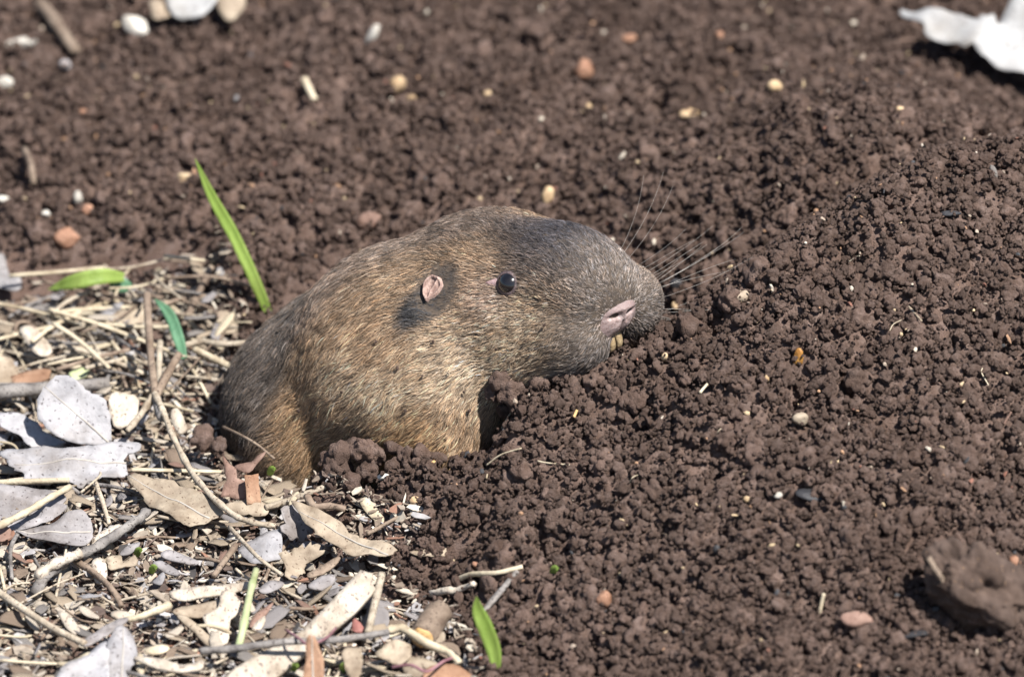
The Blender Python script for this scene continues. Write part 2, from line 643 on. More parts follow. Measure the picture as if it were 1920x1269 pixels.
# bigger lumps, the largest of them parts of the ground one by one
pl, rl = scatter(15000, 0.16, 0.38, 2.4, -0.34, -0.06, 0.0)
extra = [(960, 735, 0.42, -0.3), (935, 715, 0.30, -0.25), (985, 760, 0.34, -0.45), (945, 770, 0.22, -0.2), (1010, 720, 0.36, -0.45), (1060, 705, 0.30, -0.5),
         (640, 850, 0.36, -0.5), (680, 845, 0.40, -0.6), (625, 880, 0.30, -0.7), (790, 850, 0.30, -0.6), (655, 905, 0.35, -0.9), (1120, 695, 0.30, -0.4),
         (1200, 665, 0.32, -0.3), (1290, 610, 0.34, 0.1), (1370, 565, 0.40, 0.4), (1420, 515, 0.42, 0.9), (1470, 490, 0.40, 1.1), (860, 880, 0.28, -0.9),
         (615, 862, 0.30, -0.35), (660, 838, 0.26, -0.25), (705, 850, 0.30, -0.4), (735, 838, 0.24, -0.3), (760, 855, 0.30, -0.5), (820, 858, 0.24, -0.5), (610, 895, 0.28, -0.5),
         (645, 880, 0.30, -0.6), (690, 880, 0.32, -0.7), (735, 875, 0.28, -0.65), (380, 820, 0.36, 1.6), (410, 838, 0.26, 1.3), (925, 740, 0.26, -0.2), (950, 700, 0.26, -0.1), (1000, 690, 0.28, -0.2), (1030, 700, 0.26, -0.3)]
pe = np.array([Y(a, b, y) for a, b, r, y in extra])
re_ = np.array([r for a, b, r, y in extra])
pl = np.concatenate([pe, pl])
rl = np.concatenate([re_, rl])
vis = in_view(pl[:, 0], pl[:, 1], pl[:, 2], 0.1, 0.1)
order = np.argsort(-(rl + 10 * (np.arange(len(rl)) < len(extra))) * np.where(vis, 1, 0.01))
big = order[:300]
rest = order[300:]
clods = []
for j, i in enumerate(big):
    o = bpy.data.objects.new('clod', crumb_meshes[j % 12])
    COL.objects.link(o)
    o.parent = ground
    o.location = pl[i] * CM
    o.rotation_euler = rng.uniform(0, 6.28, 3)
    o.scale = (rl[i] * CM,) * 3
    clods.append(o)

sets = [(pl[rest], rl[rest]),
        scatter(52000, 0.085, 0.20, 1.9, -0.28, 0.07, 0.01),
        scatter(70000, 0.045, 0.09, 1.5, -0.26, 0.15, 0.14),
        scatter(70000, 0.022, 0.05, 1.4, -0.18, 0.18, 0.14)]
PP = np.concatenate([a for a, b in sets])
RR = np.concatenate([b for a, b in sets])


def crumb_object(name, P, R, sources):
    me = bpy.data.meshes.new(name)
    me.vertices.add(len(P))
    me.vertices.foreach_set('co', (P * CM).astype(np.float32).ravel())
    a = me.attributes.new('scl', 'FLOAT', 'POINT')
    a.data.foreach_set('value', (R * CM).astype(np.float32))
    a = me.attributes.new('rot', 'FLOAT_VECTOR', 'POINT')
    a.data.foreach_set('vector', rng.uniform(0, 6.28, (len(P), 3)).astype(np.float32).ravel())
    a = me.attributes.new('var', 'INT', 'POINT')
    a.data.foreach_set('value', rng.integers(0, len(sources), len(P)).astype(np.int32))
    o = bpy.data.objects.new(name, me)
    COL.objects.link(o)
    g = bpy.data.node_groups.new(name, 'GeometryNodeTree')
    g.interface.new_socket('Geometry', in_out='INPUT', socket_type='NodeSocketGeometry')
    g.interface.new_socket('Geometry', in_out='OUTPUT', socket_type='NodeSocketGeometry')
    gi = g.nodes.new('NodeGroupInput')
    go = g.nodes.new('NodeGroupOutput')
    iop = g.nodes.new('GeometryNodeInstanceOnPoints')
    iop.inputs['Pick Instance'].default_value = True
    gti = g.nodes.new('GeometryNodeGeometryToInstance')
    for s_ in sources:
        oi = g.nodes.new('GeometryNodeObjectInfo')
        oi.inputs['Object'].default_value = s_
        oi.transform_space = 'ORIGINAL'
        g.links.new(oi.outputs['Geometry'], gti.inputs[0])

    def attr(nm, ty):
        n = g.nodes.new('GeometryNodeInputNamedAttribute')
        n.data_type = ty
        n.inputs['Name'].default_value = nm
        return n.outputs['Attribute']
    e2r = g.nodes.new('FunctionNodeEulerToRotation')
    g.links.new(attr('rot', 'FLOAT_VECTOR'), e2r.inputs[0])
    g.links.new(gi.outputs[0], iop.inputs['Points'])
    g.links.new(gti.outputs[0], iop.inputs['Instance'])
    g.links.new(attr('var', 'INT'), iop.inputs['Instance Index'])
    g.links.new(e2r.outputs[0], iop.inputs['Rotation'])
    g.links.new(attr('scl', 'FLOAT'), iop.inputs['Scale'])
    g.links.new(iop.outputs[0], go.inputs[0])
    md = o.modifiers.new('scatter', 'NODES')
    md.node_group = g
    o['kind'] = 'stuff'
    return o


# crumbs clinging to the coat
ks = [(812, 640), (1003, 652), (792, 705), (870, 735), (705, 640), (640, 735), (760, 770), (985, 640), (880, 770), (930, 655), (840, 700), (690, 800), (1020, 610), (600, 700), (745, 690), (915, 705), (560, 770), (820, 790)]


def coat_point(px, py):
    d = ray(px, py)
    t = np.linspace(DIST * 0.95, DIST * 1.05, 2400)
    p = CAMP + d * t[:, None]
    f = sdf(p)
    return p[int(np.argmax(f < 0.10))]


PP = np.concatenate([PP, np.array([coat_point(a, b_) for a, b_ in ks])])
RR = np.concatenate([RR, rng.uniform(0.02, 0.055, len(ks))])
crumbs = crumb_object('soil_crumbs', PP, RR, clods[:12])
tag(crumbs, 'dark brown loose soil crumbs heaped over the mound and ground', 'soil')

# ------------------------------------------------------------------ the gopher

def body_hit(px, py):
    d = ray(px, py)
    t = np.linspace(DIST * 0.95, DIST * 1.05, 2400)
    p = CAMP + d * t[:, None]
    f = sdf(p)
    i = int(np.argmax(f < 0)) if (f < 0).any() else int(np.argmin(f))
    return p[i]


def normal_at(p):
    return gradient(sdf, np.asarray(p)[None])[0]


gopher = empty('gopher', (-2.5, 2.0, 0.0))
tag(gopher, 'brown furry gopher with pink nose rising out of its burrow in the soil', 'gopher')

bv, bf = surface_nets(sdf, (-8, -1, -4.5), (4, 6.5, 7), 0.09)
m, t, b = nodes_of('undercoat')
vec, rnd = coords(t, False)
n1 = noise_node(t, vec, 700, 4)
r = ramp(t, n1.outputs[0], [(0.3, (0.045, 0.038, 0.034)), (0.7, (0.105, 0.082, 0.064))])
L(t, r.outputs[0], b.inputs['Base Color'])
b.inputs['Roughness'].default_value = 0.95
b.inputs['Specular IOR Level'].default_value = 0.1
new_obj('body', bv, bf.tolist(), m, gopher)


def skin_material(name, a, c, rough=0.5):
    m, t, b = nodes_of(name)
    vec, rnd = coords(t, False)
    n1 = noise_node(t, vec, 900, 4, 0.65)
    r = ramp(t, n1.outputs[0], [(0.32, a), (0.66, c)])
    L(t, r.outputs[0], b.inputs['Base Color'])
    b.inputs['Roughness'].default_value = rough
    b.inputs['Subsurface Weight'].default_value = 0.15
    b.inputs['Subsurface Radius'].default_value = (0.0012, 0.0006, 0.0004)
    b.inputs['Subsurface Scale'].default_value = 1.0
    n2 = noise_node(t, vec, 2600, 3, 0.6)
    bump(t, b, n2.outputs[0], 0.5, 0.0005)
    return m


M['nose_skin'] = skin_material('nose_skin', (0.18, 0.125, 0.115), (0.40, 0.315, 0.305))
M['ear_skin'] = skin_material('ear_skin', (0.16, 0.095, 0.08), (0.42, 0.30, 0.255), 0.7)
M['lid_skin'] = skin_material('lid_skin', (0.035, 0.027, 0.027), (0.15, 0.105, 0.105))
M['corner_skin'] = skin_material('corner_skin', (0.22, 0.14, 0.14), (0.46, 0.33, 0.33))
m, t, b = nodes_of('eye_gloss')
vec, rnd = coords(t, False)
n1 = noise_node(t, vec, 400, 2)
r = ramp(t, n1.outputs[0], [(0.3, (0.004, 0.004, 0.006)), (0.7, (0.012, 0.010, 0.010))])
L(t, r.outputs[0], b.inputs['Base Color'])
b.inputs['Roughness'].default_value = 0.16
b.inputs['Coat Weight'].default_value = 0.7
b.inputs['Coat Roughness'].default_value = 0.10
M['eye'] = m
M['tooth'] = litter_material('tooth', (0.28, 0.20, 0.11), (0.42, 0.33, 0.20), (0.2, 0.13, 0.07), 500, 0.35)


def mirror(p):
    p = np.asarray(p, float)
    return p - 2 * ((p - HC) @ LA)[..., None] * LA if p.ndim > 1 else p - 2 * ((p - HC) @ LA) * LA


def basis(n, up):
    y = up - (up @ n) * n
    y /= np.linalg.norm(y)
    return np.cross(y, n), y, n          # x, y, n


eye_hit = body_hit(951, 531)
eye_n = normal_at(eye_hit)
eye_c = eye_hit - 0.13 * eye_n
EYE_R = 0.27
ear_hit = body_hit(812, 540)
ear_n = normal_at(ear_hit)


def settle(p):
    for _ in range(6):
        p = p - sdf(p[None])[0] * normal_at(p)
    return p


far_eye = settle(mirror(eye_hit) - 0.35 * UA)
far_ear = settle(mirror(ear_hit) - 0.55 * UA)
for side in (0, 1):
    ec, en, rc, rn = (eye_c, eye_n, ear_hit, ear_n) if not side else (far_eye - 0.07 * normal_at(far_eye), normal_at(far_eye), far_ear, normal_at(far_ear))
    v, f = ICO3
    new_obj('eye', v * EYE_R + ec, f, M['eye'], gopher)
    # eyelid: an almond-shaped collar of bare skin, drawn out towards the ear
    back = rc - ec
    ex, ey, ez = basis(en, UA)
    if ex @ back < 0:
        ex = -ex
    vs, fs = [], []
    NA, NR = 40, 6
    for i in range(NA):
        a = 2 * math.pi * i / NA
        ca, sa = math.cos(a), math.sin(a)
        corner = max(0.0, ca) ** 6 * (1 if abs(sa) < 0.9 else 0)
        front = max(0.0, -ca) ** 10
        for j in range(NR):
            q = j / (NR - 1)
            rad = EYE_R * 0.80 + q * (0.17 + 0.04 * front)
            hgt = 0.172 + 0.035 * math.sin(math.pi * min(1, q * 1.6)) - 0.19 * q
            pt = ec + ex * ca * rad + ey * sa * rad * 0.97 - ey * 0.06 * corner * q
            base = pt + en * (hgt)
            if q > 0.55:
                pr = base - sdf(base[None])[0] * normal_at(base) + normal_at(base) * 0.02
                base = base * (1 - (q - 0.55) / 0.45) + pr * ((q - 0.55) / 0.45)
            vs.append(base)
    for i in range(NA):
        for j in range(NR - 1):
            a0 = i * NR + j
            b0 = ((i + 1) % NA) * NR + j
            fs.append([a0, b0, b0 + 1, a0 + 1])
    new_obj('eyelid', vs, fs, M['lid_skin'], gopher)
    # bare pink skin at the hind corner of the eye
    vs, fs = [], []
    for i in range(9):
        q = i / 8
        hw_ = 0.085 * math.sin(math.pi * min(1.0, 0.35 + 0.65 * q)) + 0.008
        for j in range(5):
            e_ = j / 2 - 1
            pt = ec + ex * (EYE_R * 0.90 + 0.26 * q) + ey * (e_ * hw_ - 0.07 * q - 0.03)
            for _ in range(3):
                pt = pt - en * (sdf(pt[None])[0] - 0.045 * (1 - e_ * e_) * (1 - 0.5 * q)) * 0.8
            vs.append(pt)
    for i in range(8):
        for j in range(4):
            a0 = i * 5 + j
            fs.append([a0, a0 + 1, a0 + 6, a0 + 5])
    new_obj('eye_corner', vs, fs, M['corner_skin'], gopher)
    # ear: small folded teardrop cup
    x_, y_, n_ = basis(rn, UA)
    if x_ @ (ec - rc) < 0:
        x_ = -x_                       # x towards the eye
    NA, NR = 44, 11
    vs, fs = [], []
    for layer in (0, 1):
        for i in range(NA):
            a = 2 * math.pi * i / NA
            ca, sa = math.cos(a), math.sin(a)
            tall = 0.27 if sa > 0 else 0.36
            wide = 0.225 * (1.0 if sa > 0 else (1 - 0.55 * (-sa) ** 2.0))
            wob = 1 + 0.05 * math.sin(3 * a + 1) + 0.03 * math.sin(7 * a)
            for j in range(NR):
                q = j / (NR - 1)
                bowl = 0.085 + 0.03 * q * q
                rim = 0.055 * math.exp(-((q - 0.84) / 0.11) ** 2) * (1.15 - 0.35 * ca)
                fold = 0.075 * math.exp(-((q * ca - 0.22 - 0.2 * q * sa) / 0.15) ** 2) * (1 - q ** 3)
                pit = -0.02 * math.exp(-((q * ca + 0.25) / 0.2) ** 2 - ((q * sa - 0.2) / 0.28) ** 2)
                tuck = -0.16 * max(0.0, (q - 0.90) / 0.10) ** 1.5
                dep = bowl + rim + fold + pit + tuck
                if layer:
                    dep = -0.22
                pt = rc + x_ * (ca * wide * q * wob + 0.03 * sa * q) + y_ * (sa * tall * q * wob + 0.02) + n_ * (dep - 0.04)
                vs.append(pt)
    for layer in (0, 1):
        o_ = layer * NA * NR
        for i in range(NA):
            for j in range(NR - 1):
                a0 = o_ + i * NR + j
                b0 = o_ + ((i + 1) % NA) * NR + j
                q4 = [a0, a0 + 1, b0 + 1, b0]
                fs.append(q4 if layer == 0 else q4[::-1])
    for i in range(NA):
        a0 = i * NR + NR - 1
        b0 = ((i + 1) % NA) * NR + NR - 1
        fs.append([a0, a0 + NA * NR, b0 + NA * NR, b0])
    new_obj('ear', vs, fs, M['ear_skin'], gopher)

# nose: bare pink pad with two slit nostrils and a cleft lip, swelling out of the muzzle
NOSE = body_hit(1156, 594)
NL = (NOSE - HC) @ RH.T
NL[1] *= 0.6
NF = NL[0]


def nose_relief(x, y):
    """height of the pad over the muzzle; x across, y up, from the pad's middle"""
    r = np.sqrt((x / 0.50) ** 2 + ((y + 0.10) / 0.42) ** 2)
    ax = np.abs(x)
    h = 0.075 * (1 - np.clip(r, 0, 1.4) ** 3)
    h = h + 0.035 * np.exp(-((y - 0.19 + 0.45 * ax * ax) / 0.06) ** 2) * smooth01((0.48 - ax) / 0.3)
    h = h - 0.26 * np.exp(-((ax - 0.17 - 0.3 * (y - 0.05)) / 0.075) ** 2 - ((y - 0.055) / 0.05) ** 2)
    h = h - 0.045 * np.exp(-((ax - 0.30) / 0.09) ** 2 - ((y - 0.03) / 0.045) ** 2)
    h = h + 0.03 * np.exp(-(x / 0.07) ** 2 - ((y - 0.03) / 0.12) ** 2)
    h = h + 0.035 * np.exp(-((ax - 0.19) / 0.15) ** 2 - ((y + 0.26) / 0.15) ** 2)
    h = h - 0.06 * np.exp(-(x / 0.035) ** 2) * smooth01((-0.06 - y) / 0.1)
    h = h + 0.030 * fbm(x * 5 + 3, y * 5, 71, 3)
    return h, r


def nose_sdf(p):
    q = (p - HC) @ RH.T - NL
    h, r = nose_relief(q[:, 1], q[:, 2])
    d = sdf(p) - h
    return np.maximum(np.maximum(d, (r - 1.06) * 0.5), np.maximum(-0.55 - q[:, 0], -sdf(p) - 0.35))


NOSE = HC + NL @ RH
nv, nf = surface_nets(nose_sdf, NOSE - 1.1, NOSE + 1.1, 0.024)
no = new_obj('nose', nv, nf.tolist(), M['nose_skin'], gopher)
nq = (nv - HC) @ RH.T - NL
nh, nr = nose_relief(nq[:, 1], nq[:, 2])
edge = np.clip(smooth01((nr - 0.50) / 0.5) * 0.85 + 0.5 * smooth01((nq[:, 2] - 0.02) / 0.22), 0, 1)
ea = no.data.attributes.new('edge', 'FLOAT', 'POINT')
ea.data.foreach_set('value', edge.astype(np.float32))
t = M['nose_skin'].node_tree
b = t.nodes['Principled BSDF']
at = t.nodes.new('ShaderNodeAttribute')
at.attribute_name = 'edge'
mx = t.nodes.new('ShaderNodeMixRGB')
L(t, at.outputs['Fac'], mx.inputs['Fac'])
L(t, b.inputs['Base Color'].links[0].from_socket, mx.inputs['Color1'])
mx.inputs['Color2'].default_value = (0.24, 0.175, 0.168, 1)
L(t, mx.outputs[0], b.inputs['Base Color'])

# incisors
for s_ in (-1, 1):
    vs, fs = [], []
    K = 8
    for i in range(K):
        q = i / (K - 1)
        c = hw(NF - 0.30 + 0.14 * math.sin(q * 2.2), NL[1] + 0.115 * s_, NL[2] - 0.44 - 0.44 * q)
        wd = 0.10 * (1 - 0.1 * q)
        dp = 0.09 * (1 - 0.65 * q)
        for a, b_ in ((-1, -1), (-0.6, 1), (0.6, 1), (1, -1)):
            vs.append(c + LA * a * wd + FA * b_ * dp)
    for i in range(K - 1):
        for j in range(4):
            fs.append([i * 4 + j, i * 4 + (j + 1) % 4, i * 4 + 4 + (j + 1) % 4, i * 4 + 4 + j])
    fs.append([0, 3, 2, 1])
    e_ = (K - 1) * 4
    fs.append([e_, e_ + 1, e_ + 2, e_ + 3])
    new_obj('incisor', vs, fs, M['tooth'], gopher)

# ---- fur
SL = np.array((0.088, 0.084, 0.095))
GB = np.array((0.215, 0.168, 0.138))
TN = np.array((0.370, 0.263, 0.176))
GO = np.array((0.43, 0.28, 0.155))
LG = np.array((0.485, 0.375, 0.268))
MZ = np.array((0.225, 0.194, 0.176))
MD = np.array((0.128, 0.112, 0.106))
RE = np.array((0.140, 0.118, 0.104))
PK = np.array((0.36, 0.27, 0.235))
ANC = [(940, 398, GB), (1000, 412, (SL + GB) / 2), (1060, 432, SL), (1120, 455, (SL + MZ) / 2), (880, 420, GB), (820, 440, GB), (740, 465, GB * 0.95), (660, 510, GB * 0.95),
       (600, 560, GB), (540, 610, RE), (480, 670, RE * 0.85), (980, 460, SL), (1040, 495, SL), (1000, 500, (SL + GB) / 2), (1065, 560, (MZ + TN) / 2), (1090, 520, SL * 1.2), (1120, 520, MZ), (1140, 480, MZ), (1160, 570, MZ), (1120, 600, MZ * 0.9), (1200, 530, MZ), (1090, 610, MD * 1.2), (1060, 655, MD), (1130, 680, MD),
       (1180, 500, MZ), (1220, 560, MZ), (1100, 585, MZ), (1050, 590, TN), (1030, 560, TN * 0.9), (1160, 540, MZ * 1.1), (900, 470, TN * 0.8), (860, 480, TN * 0.8), (780, 490, TN * 0.75), (700, 540, TN * 0.8),
       (640, 590, TN * 0.85), (590, 650, TN * 0.85), (930, 490, TN * 0.95), (985, 530, (TN + SL) / 2), (900, 560, PK), (870, 545, TN), (1000, 580, LG), (1030, 625, LG * 0.9),
       (960, 620, LG * 0.9), (900, 640, LG), (860, 585, TN), (740, 560, TN * 0.9), (700, 640, TN), (640, 700, LG), (600, 760, TN), (560, 800, GO), (580, 850, GO), (620, 820, TN),
       (700, 760, LG), (760, 720, LG), (820, 680, LG), (880, 720, LG), (850, 780, TN), (780, 810, GO), (720, 820, GO), (660, 790, TN * 1.05), (900, 800, TN), (480, 730, RE * 0.8),
       (440, 770, RE * 0.8), (500, 800, RE), (530, 850, (RE + TN) / 2), (560, 890, (RE + TN) / 2), (1080, 640, MD * 0.85), (1110, 655, MD * 0.8), (1095, 665, MD * 0.8), (1070, 620, MD), (1215, 640, MD), (1055, 610, (MZ + TN) / 2),
       (740, 600, TN), (760, 660, TN * 1.1), (850, 620, LG * 0.9), (1000, 660, LG), (1030, 665, LG * 0.85), (960, 680, LG), (900, 690, LG)]
AP = np.array([body_hit(a, b_) for a, b_, c in ANC])
AC = np.array([c for a, b_, c in ANC])
AP = np.concatenate([AP, mirror(AP)])
AC = np.concatenate([AC, AC])
tri = np.concatenate([bf[:, [0, 1, 2]], bf[:, [0, 2, 3]]])
A_, B_, C_ = bv[tri[:, 0]], bv[tri[:, 1]], bv[tri[:, 2]]
cen = (A_ + B_ + C_) / 3
area = np.linalg.norm(np.cross(B_ - A_, C_ - A_), axis=1) / 2
area = area * (cen[:, 2] > -0.6)
area = area * np.where((cen @ BACK) > (HC @ BACK) - 1.2, 1.0, 0.55)
NH = 190000
ti = rng.choice(len(tri), NH, p=area / area.sum())
u1, u2 = rng.uniform(0, 1, (2, NH))
fl = u1 + u2 > 1
u1[fl], u2[fl] = 1 - u1[fl], 1 - u2[fl]
root = A_[ti] + u1[:, None] * (B_ - A_)[ti] + u2[:, None] * (C_ - A_)[ti]
hl = (root - HC) @ RH.T                # head coordinates f, l, t
keep = np.ones(NH, bool)
dn = (root - NOSE) @ RH.T
pr = np.sqrt((dn[:, 1] / 0.50) ** 2 + ((dn[:, 2] + 0.10) / 0.42) ** 2) + 3 * (dn[:, 0] < -0.7)
keep &= rng.uniform(0, 1, NH) > np.where(pr < 0.78, np.where(dn[:, 2] < -0.12, 0.60, np.where(dn[:, 2] > 0.13, 0.4, 0.93)), np.where(pr < 1.0, 0.10, 0.0))
for side in (0, 1):
    ec = eye_c if not side else far_eye
    rc = ear_hit if not side else far_ear
    de = np.linalg.norm(root - ec, axis=1)
    keep &= de > 0.285
    bk = (rc - ec) / np.linalg.norm(rc - ec)
    al = (root - ec) @ bk
    off = np.linalg.norm(root - ec - al[:, None] * bk, axis=1)
    keep &= ~((al > 0) & (al < 0.42) & (off < 0.10))
    keep &= np.linalg.norm((root - rc), axis=1) > 0.17
root = root[keep]
hl = hl[keep]
NH = len(root)
nrm = gradient(sdf, root)
dd, rear = sdf(root, 'rear')
away = root - NOSE
dist = np.linalg.norm(away, axis=1, keepdims=True)
flow = away / dist
# on the trunk the coat runs back and down
trunk = smooth01((dist[:, 0] - 3.5) / 2.5)[:, None]
flow = flow * (1 - trunk) + trunk * np.array([-0.75, -0.10, -0.62])
isrear = smooth01((0.25 - rear) / 0.3)[:, None]
flow = flow * (1 - isrear) + isrear * np.array([-0.62, -0.05, -0.75])
swirl = np.stack([vnoise(root[:, 0] * 1.6, root[:, 2] * 1.6, 3), vnoise(root[:, 1] * 1.6, root[:, 2] * 1.6, 4), vnoise(root[:, 0] * 1.6, root[:, 1] * 1.6, 5)], 1) - 0.5
flow = flow + 0.5 * swirl + rng.normal(0, 0.22, (NH, 3))
flow = flow - (flow * nrm).sum(1, keepdims=True) * nrm
flow /= np.linalg.norm(flow, axis=1, keepdims=True) + 1e-9
dm = dist[:, 0]
length = 0.155 + 0.085 * smooth01((dm - 0.6) / 2.6) + 0.10 * smooth01((dm - 3.4) / 2.5)
pad = smooth01((1.15 - np.minimum(np.linalg.norm(hl - np.array((2.0, 0.62, -0.75)), axis=1), np.linalg.norm(hl - np.array((2.0, -0.62, -0.75)), axis=1))) / 0.5)
lowpad = pad * smooth01((-0.35 - hl[:, 2]) / 0.6)
length = length + 0.32 * lowpad
length = np.where(isrear[:, 0] > 0.5, length * 1.15, length) * rng.uniform(0.6, 1.2, NH)
nz_ = smooth01((0.75 - np.linalg.norm((root - NOSE) @ RH.T * np.array((1, 1, 1.1)), axis=1)) / 0.3)
length = length * (1 - 0.35 * nz_)
lift = 0.44 + 0.30 * pad + rng.normal(0, 0.18, NH)
for rc_ in (ear_hit, far_ear):
    length = length * (1 - 0.5 * smooth01((0.75 - np.linalg.norm(root - rc_ - 0.2 * FA, axis=1)) / 0.3))
# combed tufts
tuft = (vnoise(root[:, 0] * 6 + root[:, 1] * 3, root[:, 2] * 6, 8) - 0.5)
K = 5
pts = np.zeros((NH, K, 3))
side_v = np.cross(nrm, flow)
curl = rng.normal(0, 0.16, NH) + 0.4 * tuft
for j in range(K):
    q = j / (K - 1)
    up = lift * (q - 0.55 * q * q)
    pts[:, j] = root - 0.02 * nrm + length[:, None] * (flow * q * 0.96 + nrm * up[:, None] + side_v * (curl * q * q)[:, None])
    pts[:, j, 2] -= length * 0.10 * q * q
# locks: neighbouring hairs lean together
cell = np.floor(root / 0.15 + 0.35 * rng.normal(size=(NH, 3)) * 0.5).astype(np.int64)
_, inv = np.unique(cell @ np.array([73856093, 19349663, 83492791]), return_inverse=True)
cnt_ = np.bincount(inv).astype(float)
for j in range(1, K):
    mean = np.stack([np.bincount(inv, pts[:, j, c_]) for c_ in range(3)], 1) / cnt_[:, None]
    pull = 0.42 * (j / (K - 1)) ** 1.3
    pts[:, j] = pts[:, j] * (1 - pull) + mean[inv] * pull
lock_val = np.exp(rng.normal(0, 0.16, len(cnt_)))[inv]
# colour of each hair from the pelt pattern
colr = np.zeros((NH, 3))
for i0 in range(0, NH, 20000):
    dd_ = ((root[i0:i0 + 20000, None, :] - AP[None]) ** 2).sum(-1)
    wgt = np.exp(-dd_ / (2 * 0.38 ** 2)) + 1e-4 / (0.05 + dd_)
    colr[i0:i0 + 20000] = (wgt @ AC) / wgt.sum(1, keepdims=True)
ep = (body_hit(808, 556) - HC) @ RH.T
er = np.sqrt(((hl[:, 0] - ep[0] - 0.08 - 0.25 * (hl[:, 2] - ep[2])) / 0.44) ** 2 + ((hl[:, 2] - ep[2]) / 0.60) ** 2)
we = (smooth01((1.25 - er) / 0.55) * (np.abs(hl[:, 1]) > 0.8))[:, None]
colr = colr * (1 - we) + we * np.array((0.058, 0.058, 0.062))
wn = smooth01((1.15 - pr[keep]) / 0.3)[:, None]
colr = colr * (1 - wn) + wn * np.array((0.37, 0.31, 0.29))
val = np.exp(rng.normal(0, 0.34, NH))
val = np.where(rng.uniform(0, 1, NH) < 0.26, val * 0.38, val)
val = np.where(rng.uniform(0, 1, NH) < 0.10, val * 1.5, val)
val = val * (0.88 + 0.5 * (vnoise(root[:, 0] * 3.5, root[:, 2] * 3.5 + root[:, 1] * 2, 15) - 0.3))
colr = np.clip(colr * (val * lock_val)[:, None], 0.01, 0.75)
warm = rng.normal(0, 0.06, NH)
colr[:, 0] *= 1 + warm
colr[:, 2] *= 1 - warm
cu = bpy.data.hair_curves.new('fur')
cu.add_curves([K] * NH)
cu.attributes['position'].data.foreach_set('vector', ((pts - np.array(gopher.location) / CM) * CM).astype(np.float32).ravel())
ra = cu.attributes.get('radius') or cu.attributes.new('radius', 'FLOAT', 'POINT')
prof = np.array([1.0, 1.0, 0.85, 0.6, 0.25])
ra.data.foreach_set('value', (prof[None] * (0.0046 * rng.uniform(0.7, 1.25, NH))[:, None] * CM).astype(np.float32).ravel())
ca_ = cu.attributes.new('pelt', 'FLOAT_COLOR', 'CURVE')
ca_.data.foreach_set('color', np.concatenate([colr, np.ones((NH, 1))], 1).astype(np.float32).ravel())
m, t, b = nodes_of('fur')
at = t.nodes.new('ShaderNodeAttribute')
at.attribute_name = 'pelt'
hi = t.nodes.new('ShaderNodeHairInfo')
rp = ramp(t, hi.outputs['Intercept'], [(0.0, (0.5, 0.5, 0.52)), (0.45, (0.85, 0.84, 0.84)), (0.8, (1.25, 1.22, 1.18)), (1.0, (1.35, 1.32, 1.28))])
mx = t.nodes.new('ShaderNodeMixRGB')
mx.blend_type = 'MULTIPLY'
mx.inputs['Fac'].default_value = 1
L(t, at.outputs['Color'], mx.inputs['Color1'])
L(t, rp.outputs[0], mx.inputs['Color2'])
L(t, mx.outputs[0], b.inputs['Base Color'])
b.inputs['Roughness'].default_value = 0.5
b.inputs['Specular IOR Level'].default_value = 0.35
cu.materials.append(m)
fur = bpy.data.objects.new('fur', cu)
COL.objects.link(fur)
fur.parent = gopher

# ---- whiskers


def tube_mesh(P, R, ns=8):
    P = np.asarray(P, float)
    n = len(P)
    T = np.gradient(P, axis=0)
    T /= np.linalg.norm(T, axis=1, keepdims=True) + 1e-9
    ref = np.array([0.13, 0.2, 1.0])
    if abs(T[0] @ ref) > 0.9:
        ref = np.array([1.0, 0.1, 0.1])
    vs, fs = [], []
    nn = ref
    for i in range(n):
        nn = nn - (nn @ T[i]) * T[i]
        nn /= np.linalg.norm(nn) + 1e-9
        bb = np.cross(T[i], nn)
        for k in range(ns):
            a = 2 * math.pi * k / ns
            rr = R[i] if np.ndim(R[i]) == 0 else R[i][k]
            vs.append(P[i] + rr * (math.cos(a) * nn + math.sin(a) * bb))
    for i in range(n - 1):
        for k in range(ns):
            fs.append([i * ns + k, i * ns + (k + 1) % ns, (i + 1) * ns + (k + 1) % ns, (i + 1) * ns + k])
    fs.append(list(range(ns))[::-1])
    fs.append([(n - 1) * ns + k for k in range(ns)])
    return vs, fs


def spline(pts, n=24):
    P = np.asarray(pts, float)
    if len(P) == 2:
        return P[0] + (P[1] - P[0]) * np.linspace(0, 1, n)[:, None]
    Q = np.concatenate([[2 * P[0] - P[1]], P, [2 * P[-1] - P[-2]]])
    out = []
    for s_ in np.linspace(0, len(P) - 1 - 1e-6, n):
        i = int(s_)
        u = s_ - i
        a, b_, c, d = Q[i], Q[i + 1], Q[i + 2], Q[i + 3]
        out.append(0.5 * ((2 * b_) + (c - a) * u + (2 * a - 5 * b_ + 4 * c - d) * u * u + (3 * b_ - a - 3 * c + d) * u ** 3))
    return np.array(out)


